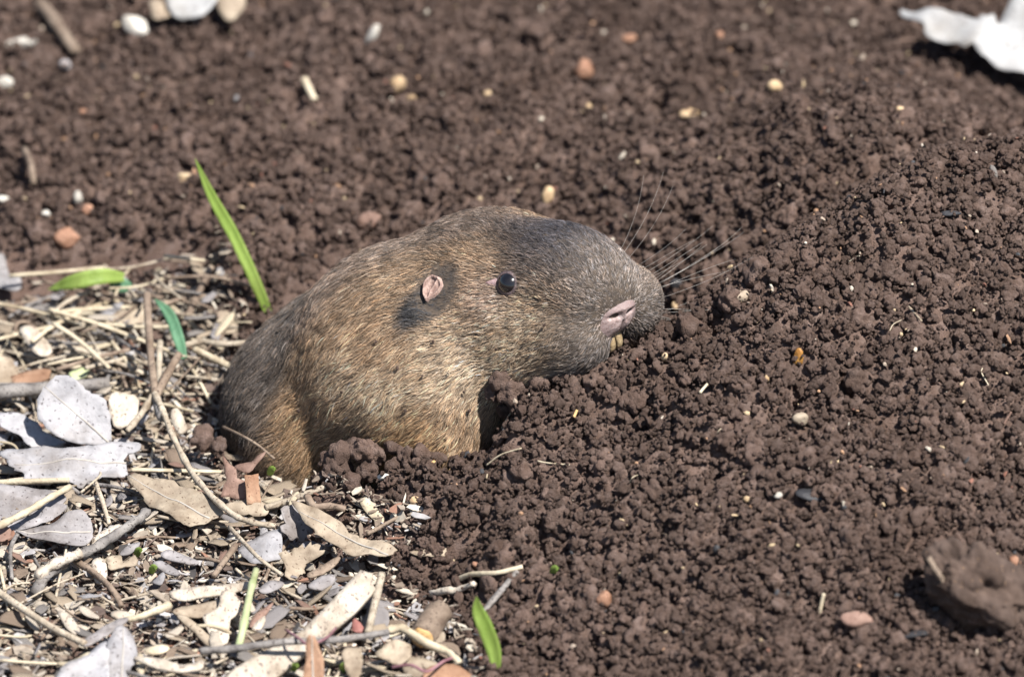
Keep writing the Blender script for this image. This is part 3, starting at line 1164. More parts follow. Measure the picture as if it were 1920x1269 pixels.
m, t, b = nodes_of('whisker')
vec, rnd = coords(t, True)
n1 = noise_node(t, vec, 300, 2)
r = ramp(t, n1.outputs[0], [(0.3, (0.34, 0.31, 0.29)), (0.7, (0.54, 0.51, 0.47))])
L(t, r.outputs[0], b.inputs['Base Color'])
b.inputs['Roughness'].default_value = 0.35
for k in range(36):
    s_ = -1 if k < 24 else 1
    f_ = rng.uniform(1.5, 2.6)
    t_ = rng.uniform(-1.0, -0.25)
    c = hw(f_ - 0.3, 0.35 * s_, t_)
    d = LA * s_ * rng.uniform(0.6, 1.0) + FA * rng.uniform(0.1, 1.1) + UA * (rng.uniform(-0.8, 1.3) + 0.5 * (t_ + 0.6))
    d /= np.linalg.norm(d)
    p = c.copy()
    for _ in range(60):
        q = sdf(p[None])[0]
        if q > -0.01:
            break
        p = p + d * 0.03
    ln = rng.uniform(1.0, 3.0) if s_ < 0 else rng.uniform(0.5, 1.3)
    droop = rng.uniform(0.0, 0.25)
    P = [p - d * 0.05 + d * ln * q + np.array([0, 0, -1]) * droop * ln * q * q - FA * 0.25 * ln * q * q for q in np.linspace(0, 1, 9)]
    vs, fs = tube_mesh(P, [0.0027 * (1 - 0.6 * q) for q in np.linspace(0, 1, 9)], 5)
    new_obj('whisker', vs, fs, m, gopher)


# ------------------------------------------------------------------ litter

HERO = []
ANCHORS = []          # (x, y, phrase) of pieces that can be found again


def dense(poly, step):
    out = []
    n = len(poly)
    for i in range(n):
        a, b_ = np.array(poly[i]), np.array(poly[(i + 1) % n])
        k = max(1, int(np.linalg.norm(b_ - a) / step))
        for j in range(k):
            out.append(a + (b_ - a) * j / k)
    return np.array(out)


def closed_spline(P, per=5):
    P = np.asarray(P, float)
    n = len(P)
    out = []
    for i in range(n):
        a, b_, c, d = P[i - 1], P[i], P[(i + 1) % n], P[(i + 2) % n]
        for k in range(per):
            u = k / per
            out.append(0.5 * ((2 * b_) + (c - a) * u + (2 * a - 5 * b_ + 4 * c - d) * u * u + (3 * b_ - a - 3 * c + d) * u ** 3))
    return np.array(out)


def plate(poly2, disp, thick, step):
    """thin solid sheet over a 2-D outline; disp(x, y) is its rise"""
    P = dense(poly2, step)
    lo, hi = P.min(0), P.max(0)
    gx, gy = np.meshgrid(np.arange(lo[0], hi[0], step), np.arange(lo[1], hi[1], step * 0.87))
    gx = gx + (np.arange(gx.shape[0]) % 2)[:, None] * step / 2
    g = np.stack([gx.ravel(), gy.ravel()], 1)
    if len(g):
        g = g[poly_sd(g[:, 0], g[:, 1], P) > step * 0.45]
    allp = np.concatenate([P, g]) if len(g) else P
    n = len(P)
    res = geometry.delaunay_2d_cdt([Vector(p) for p in allp], [(i, (i + 1) % n) for i in range(n)], [], 1, 1e-6)
    V = np.array([[a.x, a.y] for a in res[0]])
    F = [list(f) for f in res[2]]
    z = disp(V[:, 0], V[:, 1])
    top = np.stack([V[:, 0], V[:, 1], z], 1)
    N = len(V)
    th = thick * (1 if np.ndim(thick) == 0 else thick)
    bot = top - np.array([0, 0, th])
    cnt = {}
    for f in F:
        for i in range(len(f)):
            e = (f[i], f[(i + 1) % len(f)])
            cnt[e] = 1
    side = [(a, b_) for a, b_ in cnt if (b_, a) not in cnt]
    faces = F + [[i + N for i in f][::-1] for f in F] + [[b_, a, a + N, b_ + N] for a, b_ in side]
    return np.concatenate([top, bot]), faces


def sheet(name, label, cat, pts, z, mat, pitch=12, roll=0, curl=0.0, wave=0.06, ragged=0.04, thick=0.025, smooth=True, group=None, midrib=False, seed=None, step=0.11, phrase=None):
    """a leaf, chip or flake: its outline lies on a tilted plane at height z above the litter"""
    sd = seed if seed is not None else len(label) + int(pts[0][0])
    cpx = np.mean(np.array(pts, float), axis=0)
    c = Z(cpx[0], cpx[1], z)
    a, rr = math.radians(pitch), math.radians(roll)
    n = np.array([math.sin(rr), -math.sin(a) * math.cos(rr), math.cos(a) * math.cos(rr)])
    n /= np.linalg.norm(n)
    e1 = np.array([1.0, 0, 0]) - n[0] * n
    e1 /= np.linalg.norm(e1)
    e2 = np.cross(n, e1)
    q = []
    for px, py in pts:
        d = ray(px, py)
        tt = ((c - CAMP) @ n) / (d @ n)
        w_ = CAMP + d * tt - c
        q.append((w_ @ e1, w_ @ e2))
    q = np.array(q)
    if smooth:
        q = closed_spline(q, 5)
    q = dense(q, step)
    if ragged:
        ce = q.mean(0)
        k = np.arange(len(q))
        nz = fbm(q[:, 0] * 3.1 + sd, q[:, 1] * 3.1, sd, 3) + 0.5 * (hash2(np.arange(len(q)), np.arange(len(q)) * 0 + sd, 5) - 0.5)
        nz = nz - 1.6 * np.maximum(0, fbm(q[:, 0] * 1.4 + 9 + sd, q[:, 1] * 1.4, sd + 50, 2) - 0.28)
        q = q + (q - ce) / (np.linalg.norm(q - ce, axis=1, keepdims=True) + 1e-6) * (ragged * 2.4 * nz)[:, None]
    cov = np.cov((q - q.mean(0)).T)
    ev, evec = np.linalg.eigh(cov)
    ax_l, ax_s = evec[:, 1], evec[:, 0]
    cen2 = q.mean(0)
    hs = np.abs((q - cen2) @ ax_s).max()
    hl_ = np.abs((q - cen2) @ ax_l).max()

    if thick < 0.1:
        wave, curl = wave * 1.7, curl * 1.35
    HERO.append(np.array(pts, float))

    def disp(x, y):
        s1 = ((x - cen2[0]) * ax_s[0] + (y - cen2[1]) * ax_s[1]) / hs
        l1 = ((x - cen2[0]) * ax_l[0] + (y - cen2[1]) * ax_l[1]) / hl_
        return curl * hs * s1 * s1 + 0.25 * curl * hl_ * l1 * l1 + wave * fbm(x * 1.3 + sd, y * 1.3, sd + 3, 3) + (0.03 * fbm(x * 5 + sd, y * 5, sd + 9, 2) if thick < 0.1 else 0.0)
    V, F = plate(q, disp, thick, step)
    W = c + V[:, 0:1] * e1 + V[:, 1:2] * e2 + V[:, 2:3] * n
    if not midrib:
        o = new_obj(name, W, F, mat)
    else:
        o = empty(name, (W[:, 0].mean(), W[:, 1].mean(), W[:, 2].min()))
        new_obj('blade', W, F, mat, o)
        ls = np.linspace(-0.96, 0.96, 22)
        P2 = cen2 + ls[:, None] * hl_ * ax_l
        ins = poly_sd(P2[:, 0], P2[:, 1], q) > -0.02
        P2 = P2[ins]
        if len(P2) > 3:
            zz = disp(P2[:, 0], P2[:, 1])
            P3 = c + P2[:, 0:1] * e1 + P2[:, 1:2] * e2 + (zz + 0.002)[:, None] * n
            vs, fs = tube_mesh(P3, np.linspace(0.026, 0.010, len(P3)), 6)
            new_obj('midrib', vs, fs, M['rib'], o)
    tag(o, label, cat, group)
    ANCHORS.append((c[0], c[1], phrase)) if phrase else None
    return o


def twig(name, label, cat, pts, rad, mat, n=26, rough=0.14, ns=9, group=None, taper=0.85, flat=1.0, nodes=0, phrase=None, parent=None):
    P = spline(pts, n)
    sd = int(abs(P[0][0] * 71 + P[0][1] * 13)) % 997
    R = []
    for i in range(len(P)):
        q = i / (len(P) - 1)
        base = rad * (1 + (taper - 1) * q)
        row = [base * (1 + rough * 1.6 * float(fbm(np.array(i * 0.35 + sd), np.array(k * 0.9 + sd), sd, 2))) for k in range(ns)]
        for m_ in range(nodes):
            qq = (m_ + 0.6) / nodes
            row = [r_ * (1 + 0.30 * math.exp(-((q - qq) * n / 1.3) ** 2)) for r_ in row]
        R.append(row)
    vs, fs = tube_mesh(P, R, ns)
    vs = np.array(vs)
    if flat != 1.0:
        ctr = np.repeat(P, ns, axis=0)
        vs[:, 2] = ctr[:, 2] + (vs[:, 2] - ctr[:, 2]) * flat
    o = new_obj(name, vs, fs, mat, parent)
    if parent is None:
        tag(o, label, cat, group)
        if phrase:
            c = P[len(P) // 2]
            ANCHORS.append((c[0], c[1], phrase))
    return o


def blade(name, label, pts, width, mat, fold=0.35, group=None, n=20):
    P = spline(pts, n)
    T = np.gradient(P, axis=0)
    T /= np.linalg.norm(T, axis=1, keepdims=True)
    vs, fs = [], []
    for layer in (0, 1):
        for i in range(n):
            q = i / (n - 1)
            wd = width * (0.55 + 0.45 * math.sin(min(1, q / 0.4) * math.pi / 2)) * (1 - max(0, (q - 0.55) / 0.45) ** 2) + 0.006
            sdv = np.cross(T[i], BACK)
            sdv /= np.linalg.norm(sdv)
            nn = np.cross(sdv, T[i])
            for e_ in (-1, -0.5, 0, 0.5, 1):
                vs.append(P[i] + sdv * e_ * wd + nn * (fold * wd * abs(e_) - 0.014 * layer))
    m_ = 5 * n
    for i in range(n - 1):
        for j in range(4):
            a = i * 5 + j
            fs.append([a, a + 1, a + 6, a + 5])
            fs.append([a + m_, a + 5 + m_, a + 6 + m_, a + 1 + m_])
        for j in (0, 4):
            a = i * 5 + j
            fs.append([a, a + 5, a + 5 + m_, a + m_] if j == 0 else [a, a + m_, a + 5 + m_, a + 5])
    o = new_obj(name, vs, fs, mat)
    return tag(o, label, 'grass', group)


WL, GL, TL, BL = M['white_leaf'], M['grey_leaf'], M['tan_leaf'], M['brown_leaf']

# ---- leaves and flakes, larger ones first
sheet('dry_leaf', 'large bleached white leaf standing up in the litter left of the forked twig', 'leaf',
      [(70, 775), (78, 735), (105, 705), (140, 712), (165, 735), (196, 755), (206, 800), (205, 832), (170, 836), (125, 828), (85, 805)], 1.05, WL, 48, 4, 0.10, 0.10, 0.03, midrib=M['white_leaf'], phrase='the large bleached white leaf')
sheet('dry_leaf', 'pale lilac leaf with ragged front edge below the standing white leaf', 'leaf',
      [(10, 840), (60, 833), (130, 838), (190, 830), (266, 820), (246, 850), (236, 880), (205, 895), (160, 905), (120, 898), (60, 896), (35, 880), (15, 862)], 0.55, WL, 16, 0, -0.10, 0.12, 0.09, midrib=True, phrase='the ragged lilac leaf')
sheet('dry_leaf', 'grey-white leaf scrap tucked behind the ragged lilac leaf', 'leaf',
      [(0, 772), (55, 785), (92, 812), (128, 832), (60, 840), (28, 812), (0, 800)], 0.5, WL, 14, 5, 0.1, 0.08)
sheet('dry_leaf', 'grey boat-shaped leaf with pointed tip at the left edge', 'leaf',
      [(28, 998), (90, 985), (140, 965), (165, 968), (176, 992), (170, 1014), (152, 1028), (118, 1022), (72, 1010)], 0.50, GL, 18, -4, 0.22, 0.07, 0.02, midrib=True, phrase='the grey boat-shaped leaf')
sheet('dry_leaf', 'narrow folded grey leaf above the boat-shaped one', 'leaf',
      [(35, 994), (70, 968), (108, 945), (126, 950), (110, 965), (70, 985)], 0.62, GL, 24, 6, 0.2, 0.05)
sheet('dry_leaf', 'big tan leaf with a split edge under the long arched twig', 'leaf',
      [(238, 898), (300, 903), (345, 918), (385, 936), (424, 958), (388, 978), (356, 991), (326, 975), (280, 948)], 0.55, TL, 14, -5, 0.16, 0.10, 0.05, midrib=True, phrase='the big tan split leaf')
sheet('dry_leaf', 'small tan leaf behind the end of the arched twig', 'leaf',
      [(420, 942), (470, 930), (505, 950), (490, 965), (450, 962)], 0.45, TL, 16, 0, -0.2, 0.06)
sheet('dry_leaf', 'reddish brown torn leaf standing below the gopher rump', 'leaf',
      [(417, 852), (430, 868), (443, 880), (452, 895), (470, 905), (468, 940), (440, 938), (416, 930), (422, 900)], 0.75, BL, 50, -6, 0.12, 0.08, 0.05, smooth=False, phrase='the reddish torn leaf')
sheet('dry_leaf', 'orange brown leaf strip beside the reddish torn leaf', 'leaf',
      [(458, 890), (484, 888), (489, 945), (462, 946)], 0.72, M['orange_leaf'], 52, 8, 0.2, 0.05, 0.03, smooth=False)
sheet('dry_leaf', 'dark purplish leaf flap pointing up to the gopher rump', 'leaf',
      [(440, 875), (470, 862), (498, 848), (482, 872), (462, 888)], 0.85, BL, 30, -10, 0.1, 0.05)
sheet('dry_leaf', 'grey speckled leaf under the pale stick at the left edge', 'leaf',
      [(-20, 918), (50, 912), (105, 925), (122, 945), (70, 980), (10, 1002), (-20, 1000)], 0.35, GL, 12, 0, 0.05, 0.08, 0.04)
sheet('dry_leaf', 'pinkish brown leaf scrap at the left edge below the pale stick', 'leaf',
      [(-15, 975), (15, 985), (22, 1005), (5, 1012), (-15, 1010)], 0.4, BL, 14, 0, 0.05, 0.05)
sheet('dry_leaf', 'long curled grey-tan leaf lying against the mound foot', 'leaf',
      [(552, 945), (598, 958), (640, 976), (668, 1004), (694, 1014), (744, 1030), (730, 1046), (680, 1048), (640, 1032), (598, 1005), (572, 982)], 0.75, TL, 22, -6, 0.22, 0.12, 0.06, midrib=True, phrase='the long curled grey-tan leaf')
sheet('dry_leaf', 'crumpled dusty brown leaf left of the long curled leaf', 'leaf',
      [(524, 968), (552, 942), (574, 975), (585, 1012), (560, 1010), (538, 1000)], 0.65, GL, 30, 14, 0.25, 0.22, 0.10)
sheet('dry_leaf', 'pale square leaf piece crossed by a dark shadow', 'leaf',
      [(446, 1022), (480, 1004), (522, 990), (528, 1034), (490, 1050), (462, 1048)], 0.45, WL, 18, -8, -0.18, 0.06, 0.03, phrase='the pale square leaf piece')
sheet('dry_leaf', 'cream skeleton leaf with tattered lobes below the crumpled leaf', 'leaf',
      [(520, 1032), (552, 1030), (585, 1022), (605, 1035), (578, 1050), (570, 1075), (548, 1090), (530, 1075)], 0.5, TL, 24, 6, 0.2, 0.16, 0.12)
sheet('seed_pod', 'tan narrow pod leaning on the soil beside the curled leaf', 'pod',
      [(676, 938), (690, 936), (712, 960), (735, 985), (752, 1000), (738, 1000), (706, 980), (684, 958)], 0.75, M['straw'], 34, 0, 0.18, 0.03, 0.01)
sheet('dry_leaf', 'white leaf corner showing under the tan narrow pod', 'leaf',
      [(672, 985), (690, 968), (712, 985), (722, 1005), (690, 1015), (672, 1008)], 0.35, WL, 14, 0, 0.05, 0.04)
sheet('wood_plank', 'broad flat speckled pale wood strip at the bottom', 'wood',
      [(395, 1300), (440, 1252), (568, 1180), (676, 1070), (700, 1076), (697, 1092), (704, 1105), (664, 1148), (560, 1232), (470, 1310)], 0.58, M['plank'], 10, 6, 0.04, 0.03, 0.006, 0.14, smooth=False, phrase='the broad speckled wood strip')
sheet('dry_leaf', 'smooth lilac leaf with a folded tip at the bottom edge', 'leaf',
      [(226, 1166), (250, 1182), (262, 1222), (246, 1250), (236, 1290), (210, 1280), (200, 1218), (212, 1182)], 0.55, WL, 24, 16, -0.35, 0.05, 0.015, midrib=M['white_leaf'], phrase='the smooth lilac leaf')
sheet('dry_leaf', 'wide lilac-grey leaf cut off by the bottom left edge', 'leaf',
      [(105, 1290), (125, 1250), (165, 1225), (200, 1200), (204, 1240), (196, 1290)], 0.4, WL, 14, -8, 0.12, 0.06, 0.02)
sheet('dry_leaf', 'long narrow grey leaf running up from the lilac leaf', 'leaf',
      [(150, 1208), (190, 1180), (232, 1160), (240, 1166), (205, 1190), (170, 1212)], 0.5, GL, 18, 0, 0.25, 0.05, 0.01)
sheet('dry_leaf', 'upright orange-brown leaf in front of the speckled wood strip', 'leaf',
      [(574, 1196), (590, 1194), (602, 1225), (606, 1290), (570, 1290), (572, 1240)], 0.85, M['orange_leaf'], 55, 4, 0.25, 0.05, 0.02, midrib=M['brown_leaf'], phrase='the upright orange-brown leaf')
sheet('dry_leaf', 'cream tongue-shaped leaf right of the upright orange leaf', 'leaf',
      [(642, 1218), (675, 1215), (680, 1240), (672, 1268), (656, 1268), (646, 1245)], 0.45, TL, 22, 0, 0.1, 0.04, 0.02)
sheet('dry_leaf', 'pale crumpled leaf under the bleached stick at the bottom', 'leaf',
      [(704, 1222), (740, 1205), (765, 1212), (768, 1235), (745, 1248), (725, 1240)], 0.45, TL, 20, 8, 0.1, 0.10, 0.03)
sheet('dry_leaf', 'tan curled leaf at the bottom edge near the soil', 'leaf',
      [(752, 1230), (800, 1232), (835, 1250), (830, 1275), (770, 1275)], 0.3, TL, 14, 0, -0.2, 0.08, 0.04)
sheet('dry_leaf', 'amber translucent leaf strip at the bottom edge of the litter', 'leaf',
      [(800, 1255), (850, 1250), (885, 1266), (860, 1285), (800, 1285)], 0.35, M['orange_leaf'], 16, 0, 0.2, 0.05, 0.02)
sheet('bark_chip', 'long pale speckled chip above the triangular pair', 'chip',
      [(318, 1108), (360, 1100), (420, 1096), (476, 1088), (474, 1098), (430, 1112), (375, 1120), (335, 1124)], 0.5, M['plank'], 14, 0, 0.03, 0.03, 0.02, 0.06, phrase='the long pale speckled chip')
sheet('bark_chip', 'pointed cream chip forming the upper arm of the triangular pair', 'chip',
      [(325, 1143), (380, 1130), (440, 1122), (425, 1145), (380, 1155), (340, 1154)], 0.42, TL, 14, 0, 0.05, 0.03, 0.02, 0.05)
sheet('bark_chip', 'slanting cream chip forming the lower arm of the triangular pair', 'chip',
      [(332, 1154), (350, 1156), (380, 1180), (406, 1206), (388, 1208), (360, 1180)], 0.36, TL, 14, 0, 0.05, 0.03, 0.01, 0.05)
sheet('bark_chip', 'broad white chip between the triangular pair and the green stem', 'chip',
      [(378, 1158), (410, 1140), (415, 1112), (440, 1112), (456, 1140), (432, 1160), (428, 1198), (404, 1206)], 0.46, M['plank'], 18, 0, 0.05, 0.05, 0.04, 0.06)
sheet('seed_pod', 'smooth oval cream pod on bare soil right of the bark stick', 'pod',
      [(172, 1050), (186, 1043), (198, 1050), (201, 1075), (194, 1089), (180, 1088), (174, 1072)], 0.35, M['plank'], 20, 0, -0.25, 0.01, 0.0, 0.07, phrase='the smooth oval cream pod')
sheet('bark_chip', 'bow-tie shaped tan chip right of the oval cream pod', 'chip',
      [(198, 1046), (225, 1040), (232, 1050), (252, 1040), (256, 1056), (232, 1062), (205, 1066)], 0.3, TL, 12, 0, 0.05, 0.04, 0.03, 0.04)
sheet('seed_pod', 'lilac narrow pod above the bow-tie chip', 'pod',
      [(224, 1040), (240, 1024), (262, 1018), (256, 1030), (240, 1040)], 0.3, GL, 16, 0, 0.1, 0.02, 0.0, 0.05)
sheet('bark_chip', 'white blade-shaped chip right of the grey boat leaf', 'chip',
      [(172, 1018), (185, 1000), (210, 988), (224, 986), (208, 1008), (186, 1020)], 0.4, M['plank'], 16, 6, 0.08, 0.03, 0.01, 0.04)
sheet('bark_chip', 'pair of grey-lilac slivers on the bare soil in the middle of the litter', 'chip',
      [(302, 1040), (316, 1030), (345, 1040), (372, 1052), (362, 1058), (335, 1052)], 0.32, GL, 12, 0, 0.05, 0.03, 0.01, 0.05)
sheet('bark_chip', 'bluish grey sliver below the pair of slivers', 'chip',
      [(288, 1056), (305, 1052), (330, 1066), (338, 1076), (318, 1074)], 0.3, GL, 12, 0, 0.05, 0.03, 0.01, 0.05)
sheet('dry_leaf', 'white angular leaf scrap left of the dark hollow', 'leaf',
      [(286, 1090), (305, 1072), (310, 1080), (302, 1095)], 0.35, WL, 22, 0, 0.1, 0.02, 0.01)
sheet('seed_pod', 'cream elongated pod above the folded lilac leaf', 'pod',
      [(208, 1148), (225, 1141), (250, 1150), (254, 1158), (232, 1160), (214, 1156)], 0.45, M['plank'], 14, 0, -0.2, 0.02, 0.0, 0.06)
sheet('bark_chip', 'cream blunt chip pointing down left of the lilac leaf', 'chip',
      [(108, 1146), (122, 1148), (140, 1165), (150, 1182), (138, 1187), (122, 1172)], 0.32, M['plank'], 14, 0, 0.06, 0.03, 0.01, 0.05)
sheet('seed_pod', 'thin pale pod under the slanting grey stick at left', 'pod',
      [(14, 1152), (40, 1152), (85, 1160), (70, 1164), (30, 1162)], 0.25, M['straw'], 12, 0, 0.1, 0.02, 0.0, 0.04)
sheet('bark_chip', 'long cream chip along the bottom edge right of the lilac leaf', 'chip',
      [(252, 1232), (300, 1234), (340, 1246), (378, 1236), (380, 1250), (340, 1258), (295, 1252)], 0.4, M['plank'], 14, 0, 0.04, 0.04, 0.02, 0.06)
sheet('seed_pod', 'small pale pod above the long bottom chip', 'pod',
      [(272, 1218), (300, 1210), (318, 1214), (302, 1226), (280, 1226)], 0.35, M['straw'], 14, 0, 0.15, 0.02, 0.0, 0.04)
sheet('seed_pod', 'curved tan pod left of the wide lilac-grey leaf', 'pod',
      [(108, 1240), (135, 1236), (165, 1222), (168, 1228), (140, 1244), (114, 1246)], 0.35, M['straw'], 16, 0, 0.15, 0.02, 0.0, 0.05)
sheet('seed_pod', 'grey oval pod between the skeleton leaf and the wood strip', 'pod',
      [(578, 1095), (600, 1078), (622, 1074), (628, 1084), (612, 1100), (590, 1102)], 0.42, GL, 18, 4, -0.1, 0.03, 0.01, 0.05)
sheet('bark_chip', 'brown split sliver with an amber edge above the wood strip', 'chip',
      [(578, 1074), (600, 1060), (632, 1042), (636, 1048), (612, 1068), (584, 1080)], 0.55, M['brown_twig'], 20, 0, 0.08, 0.05, 0.02, 0.06)
sheet('dry_leaf', 'pinkish pointed leaf beside the green stem', 'leaf',
      [(466, 1175), (480, 1150), (512, 1130), (500, 1150), (482, 1172)], 0.35, BL, 18, 0, 0.1, 0.03, 0.01)
sheet('seed_pod', 'cream rounded pod beside the pinkish pointed leaf', 'pod',
      [(472, 1176), (490, 1158), (497, 1154), (496, 1168), (484, 1180)], 0.32, M['plank'], 16, 0, -0.1, 0.02, 0.0, 0.05)
sheet('dry_leaf', 'lilac leaf tinged with red right of the green stem', 'leaf',
      [(486, 1108), (500, 1094), (524, 1090), (532, 1096), (516, 1110), (496, 1114)], 0.4, GL, 16, 0, 0.15, 0.04, 0.01)
sheet('dry_leaf', 'small dark red leaf between the wood strip and the upright stick', 'leaf',
      [(660, 1170), (665, 1158), (678, 1170), (685, 1184), (664, 1184)], 0.45, M['red_leaf'], 26, 0, 0.2, 0.03, 0.01)
sheet('dry_leaf', 'cream torn leaf flap at the foot of the small log', 'leaf',
      [(808, 1206), (820, 1192), (832, 1186), (834, 1200), (818, 1212)], 0.35, TL, 26, 0, 0.1, 0.04, 0.02)
sheet('dry_leaf', 'twisted beige leaf lying on the soil right of the curled leaf', 'leaf',
      [(765, 1034), (800, 1028), (826, 1022), (842, 1028), (836, 1045), (815, 1038), (785, 1042)], 0.75, TL, 28, 0, 0.25, 0.12, 0.05)
sheet('dry_leaf', 'white square leaf scrap left of the standing white leaf', 'leaf',
      [(38, 618), (62, 614), (88, 640), (98, 660), (76, 668), (55, 650)], 0.7, M['plank'], 24, -6, 0.1, 0.03, 0.015, phrase='the white rounded scrap')
sheet('dry_leaf', 'cream broad leaf behind the upright forked stem', 'leaf',
      [(205, 590), (250, 574), (272, 578), (272, 606), (235, 612), (205, 605)], 0.7, TL, 22, 0, 0.1, 0.06, 0.03)
sheet('dry_leaf', 'pinkish cream leaf near the base of the tall grass blade', 'leaf',
      [(372, 605), (395, 588), (425, 582), (446, 600), (440, 622), (405, 626), (382, 620)], 0.75, TL, 36, 0, 0.15, 0.12, 0.04, phrase='the pinkish cream leaf')
sheet('dry_leaf', 'beige striped bark flake right of the standing white leaf', 'leaf',
      [(205, 742), (240, 738), (262, 748), (250, 790), (212, 800)], 0.5, M['plank'], 30, 0, 0.05, 0.05, 0.03, 0.05)
sheet('seed_pod', 'cream pod standing right of the arched twig', 'pod',
      [(320, 772), (332, 765), (345, 785), (350, 806), (335, 812), (325, 795)], 0.55, M['plank'], 35, 0, -0.1, 0.02, 0.01, 0.06)
sheet('dry_leaf', 'cream leaf at the far left edge under the straws', 'leaf',
      [(-20, 672), (20, 670), (32, 700), (28, 725), (-20, 730)], 0.5, TL, 24, 0, 0.05, 0.06, 0.03)
sheet('dry_leaf', 'rusty brown leaf right of the cream leaf at the left edge', 'leaf',
      [(22, 705), (60, 690), (95, 695), (88, 712), (50, 722), (26, 722)], 0.45, M['orange_leaf'], 20, 0, -0.15, 0.06, 0.04)
sheet('dry_leaf', 'olive leaf scrap above the standing white leaf', 'leaf',
      [(130, 700), (150, 690), (168, 688), (162, 705), (140, 712)], 0.5, M['stem_green'], 22, 0, 0.1, 0.04, 0.02)

# ---- sticks and stems
T_ = M['pale_twig']
fork = empty('forked_twig', Z(292, 735, 0.6))
twig('main_stem', '', '', [Z(285, 728, 1.05), Z(305, 770, 1.05), Z(332, 835, 0.95), Z(370, 900, 0.85), Z(428, 958, 0.75), Z(470, 978, 0.7), Z(516, 986, 0.62)], 0.068, T_, 60, 0.14, nodes=9, parent=fork)
twig('upright_stem', '', '', [Z(290, 738, 1.05), Z(283, 670, 1.35), Z(278, 600, 1.55), Z(275, 552, 1.7)], 0.085, M['brown_twig'], 30, 0.10, taper=1.1, parent=fork)
twig('side_stem', '', '', [Z(292, 742, 1.0), Z(315, 700, 1.25), Z(335, 665, 1.3)], 0.10, M['brown_twig'], 20, 0.15, parent=fork)
twig('side_stem', '', '', [Z(286, 742, 1.0), Z(265, 775, 0.8), Z(238, 808, 0.6)], 0.075, T_, 20, 0.12, nodes=2, parent=fork)
twig('cut_stub', '', '', [Z(293, 745, 0.95), Z(300, 775, 0.95), Z(304, 782, 1.0)], 0.11, M['grey_twig'], 10, 0.06, taper=1.0, parent=fork)
tag(fork, 'pale arched twig forking into several stems in the litter beside the gopher', 'twig')
ANCHORS.append((*Z(330, 830, 0.5)[:2], 'the arched forked twig'))
twig('twig', 'grey-brown stem leaning from the litter towards the tall grass blade', 'twig', [Z(345, 612, 0.6), Z(362, 570, 0.9), Z(384, 525, 1.25), Z(396, 500, 1.4)], 0.085, M['brown_twig'], 24, phrase='the leaning grey-brown stem')
twig('twig', 'short white stick end touching the tall grass blade', 'twig', [Z(396, 492, 1.3), Z(425, 482, 1.3), Z(470, 470, 1.2)], 0.06, M['straw'], 14)
twig('twig', 'cream peeled stick pointing at the gopher flank', 'twig', [Z(365, 655, 0.9), Z(392, 668, 0.85), Z(438, 690, 0.7)], 0.085, M['straw'], 18, 0.06, taper=0.9, phrase='the cream peeled stick')
twig('twig', 'pale knobbly stick behind the cream peeled stick', 'twig', [Z(345, 648, 0.7), Z(380, 640, 0.75), Z(415, 645, 0.8), Z(460, 642, 0.8)], 0.07, T_, 20, 0.25)
twig('twig', 'thick dark grey stick half hidden by the standing white leaf', 'twig', [Z(-20, 738, 0.6), Z(60, 730, 0.6), Z(140, 724, 0.6), Z(205, 718, 0.6)], 0.16, M['grey_twig'], 30, 0.14, phrase='the thick dark grey stick')
twig('twig', 'pale jointed stick at the left edge crossing a grey leaf', 'twig', [Z(-15, 992, 0.62), Z(45, 962, 0.66), Z(90, 935, 0.7), Z(132, 912, 0.72)], 0.075, M['straw'], 30, 0.08, nodes=5, phrase='the pale jointed stick')
twig('bark_stick', 'flaking grey bark stick running up towards the tan split leaf', 'twig', [Z(66, 1112, 0.3), Z(85, 1080, 0.35), Z(125, 1052, 0.42), Z(180, 1026, 0.5), Z(235, 990, 0.55), Z(278, 958, 0.6)], 0.115, M['grey_twig'], 60, 0.5, taper=0.8, phrase='the flaking grey bark stick')
twig('bark_stick', 'cream flaked lower end of the grey bark stick', 'twig', [Z(68, 1082, 0.42), Z(95, 1062, 0.5), Z(130, 1046, 0.55), Z(152, 1036, 0.58)], 0.12, M['plank'], 34, 0.5, taper=0.9)
twig('twig', 'straight grey stick slanting down at the left edge', 'twig', [Z(-15, 1102, 0.55), Z(50, 1146, 0.55), Z(105, 1180, 0.5), Z(160, 1206, 0.45)], 0.085, T_, 30, 0.07, phrase='the straight slanting grey stick')
twig('twig', 'long dark grey twig crossing the speckled wood strip', 'twig', [Z(375, 1220, 0.62), Z(450, 1214, 0.72), Z(540, 1202, 0.85), Z(640, 1198, 0.85), Z(728, 1184, 0.75)], 0.085, M['grey_twig'], 60, 0.22, phrase='the long dark grey twig')
twig('twig', 'bleached bent stick at the bottom running towards the soil', 'twig', [Z(728, 1182, 0.7), Z(755, 1178, 0.75), Z(800, 1206, 0.65), Z(840, 1222, 0.55), Z(862, 1242, 0.45)], 0.10, M['straw'], 40, 0.22, phrase='the bleached bent stick')
twig('twig', 'upright pale stick at the end of the speckled wood strip', 'twig', [Z(716, 1076, 0.7), Z(708, 1110, 0.65), Z(698, 1150, 0.55), Z(690, 1186, 0.5)], 0.082, T_, 26, 0.12, taper=1.05, phrase='the upright pale stick')
lg = empty('small_log', Z(806, 1192, 0.25))
LP = [Z(823, 1146, 0.55), Z(808, 1168, 0.5), Z(791, 1194, 0.45)]
twig('bark', '', '', LP, 0.29, M['brown_twig'], 22, 0.14, 18, taper=1.0, parent=lg)
d_ = (LP[2] - LP[1]) / np.linalg.norm(LP[2] - LP[1])
twig('cut_face', '', '', [LP[2] - d_ * 0.02, LP[2] + d_ * 0.05], 0.25, M['cut_wood'], 3, 0.22, 18, taper=0.9, parent=lg)
tag(lg, 'short thick log stub with an orange broken end', 'wood')
ANCHORS.append((*LP[1][:2], 'the short log stub'))
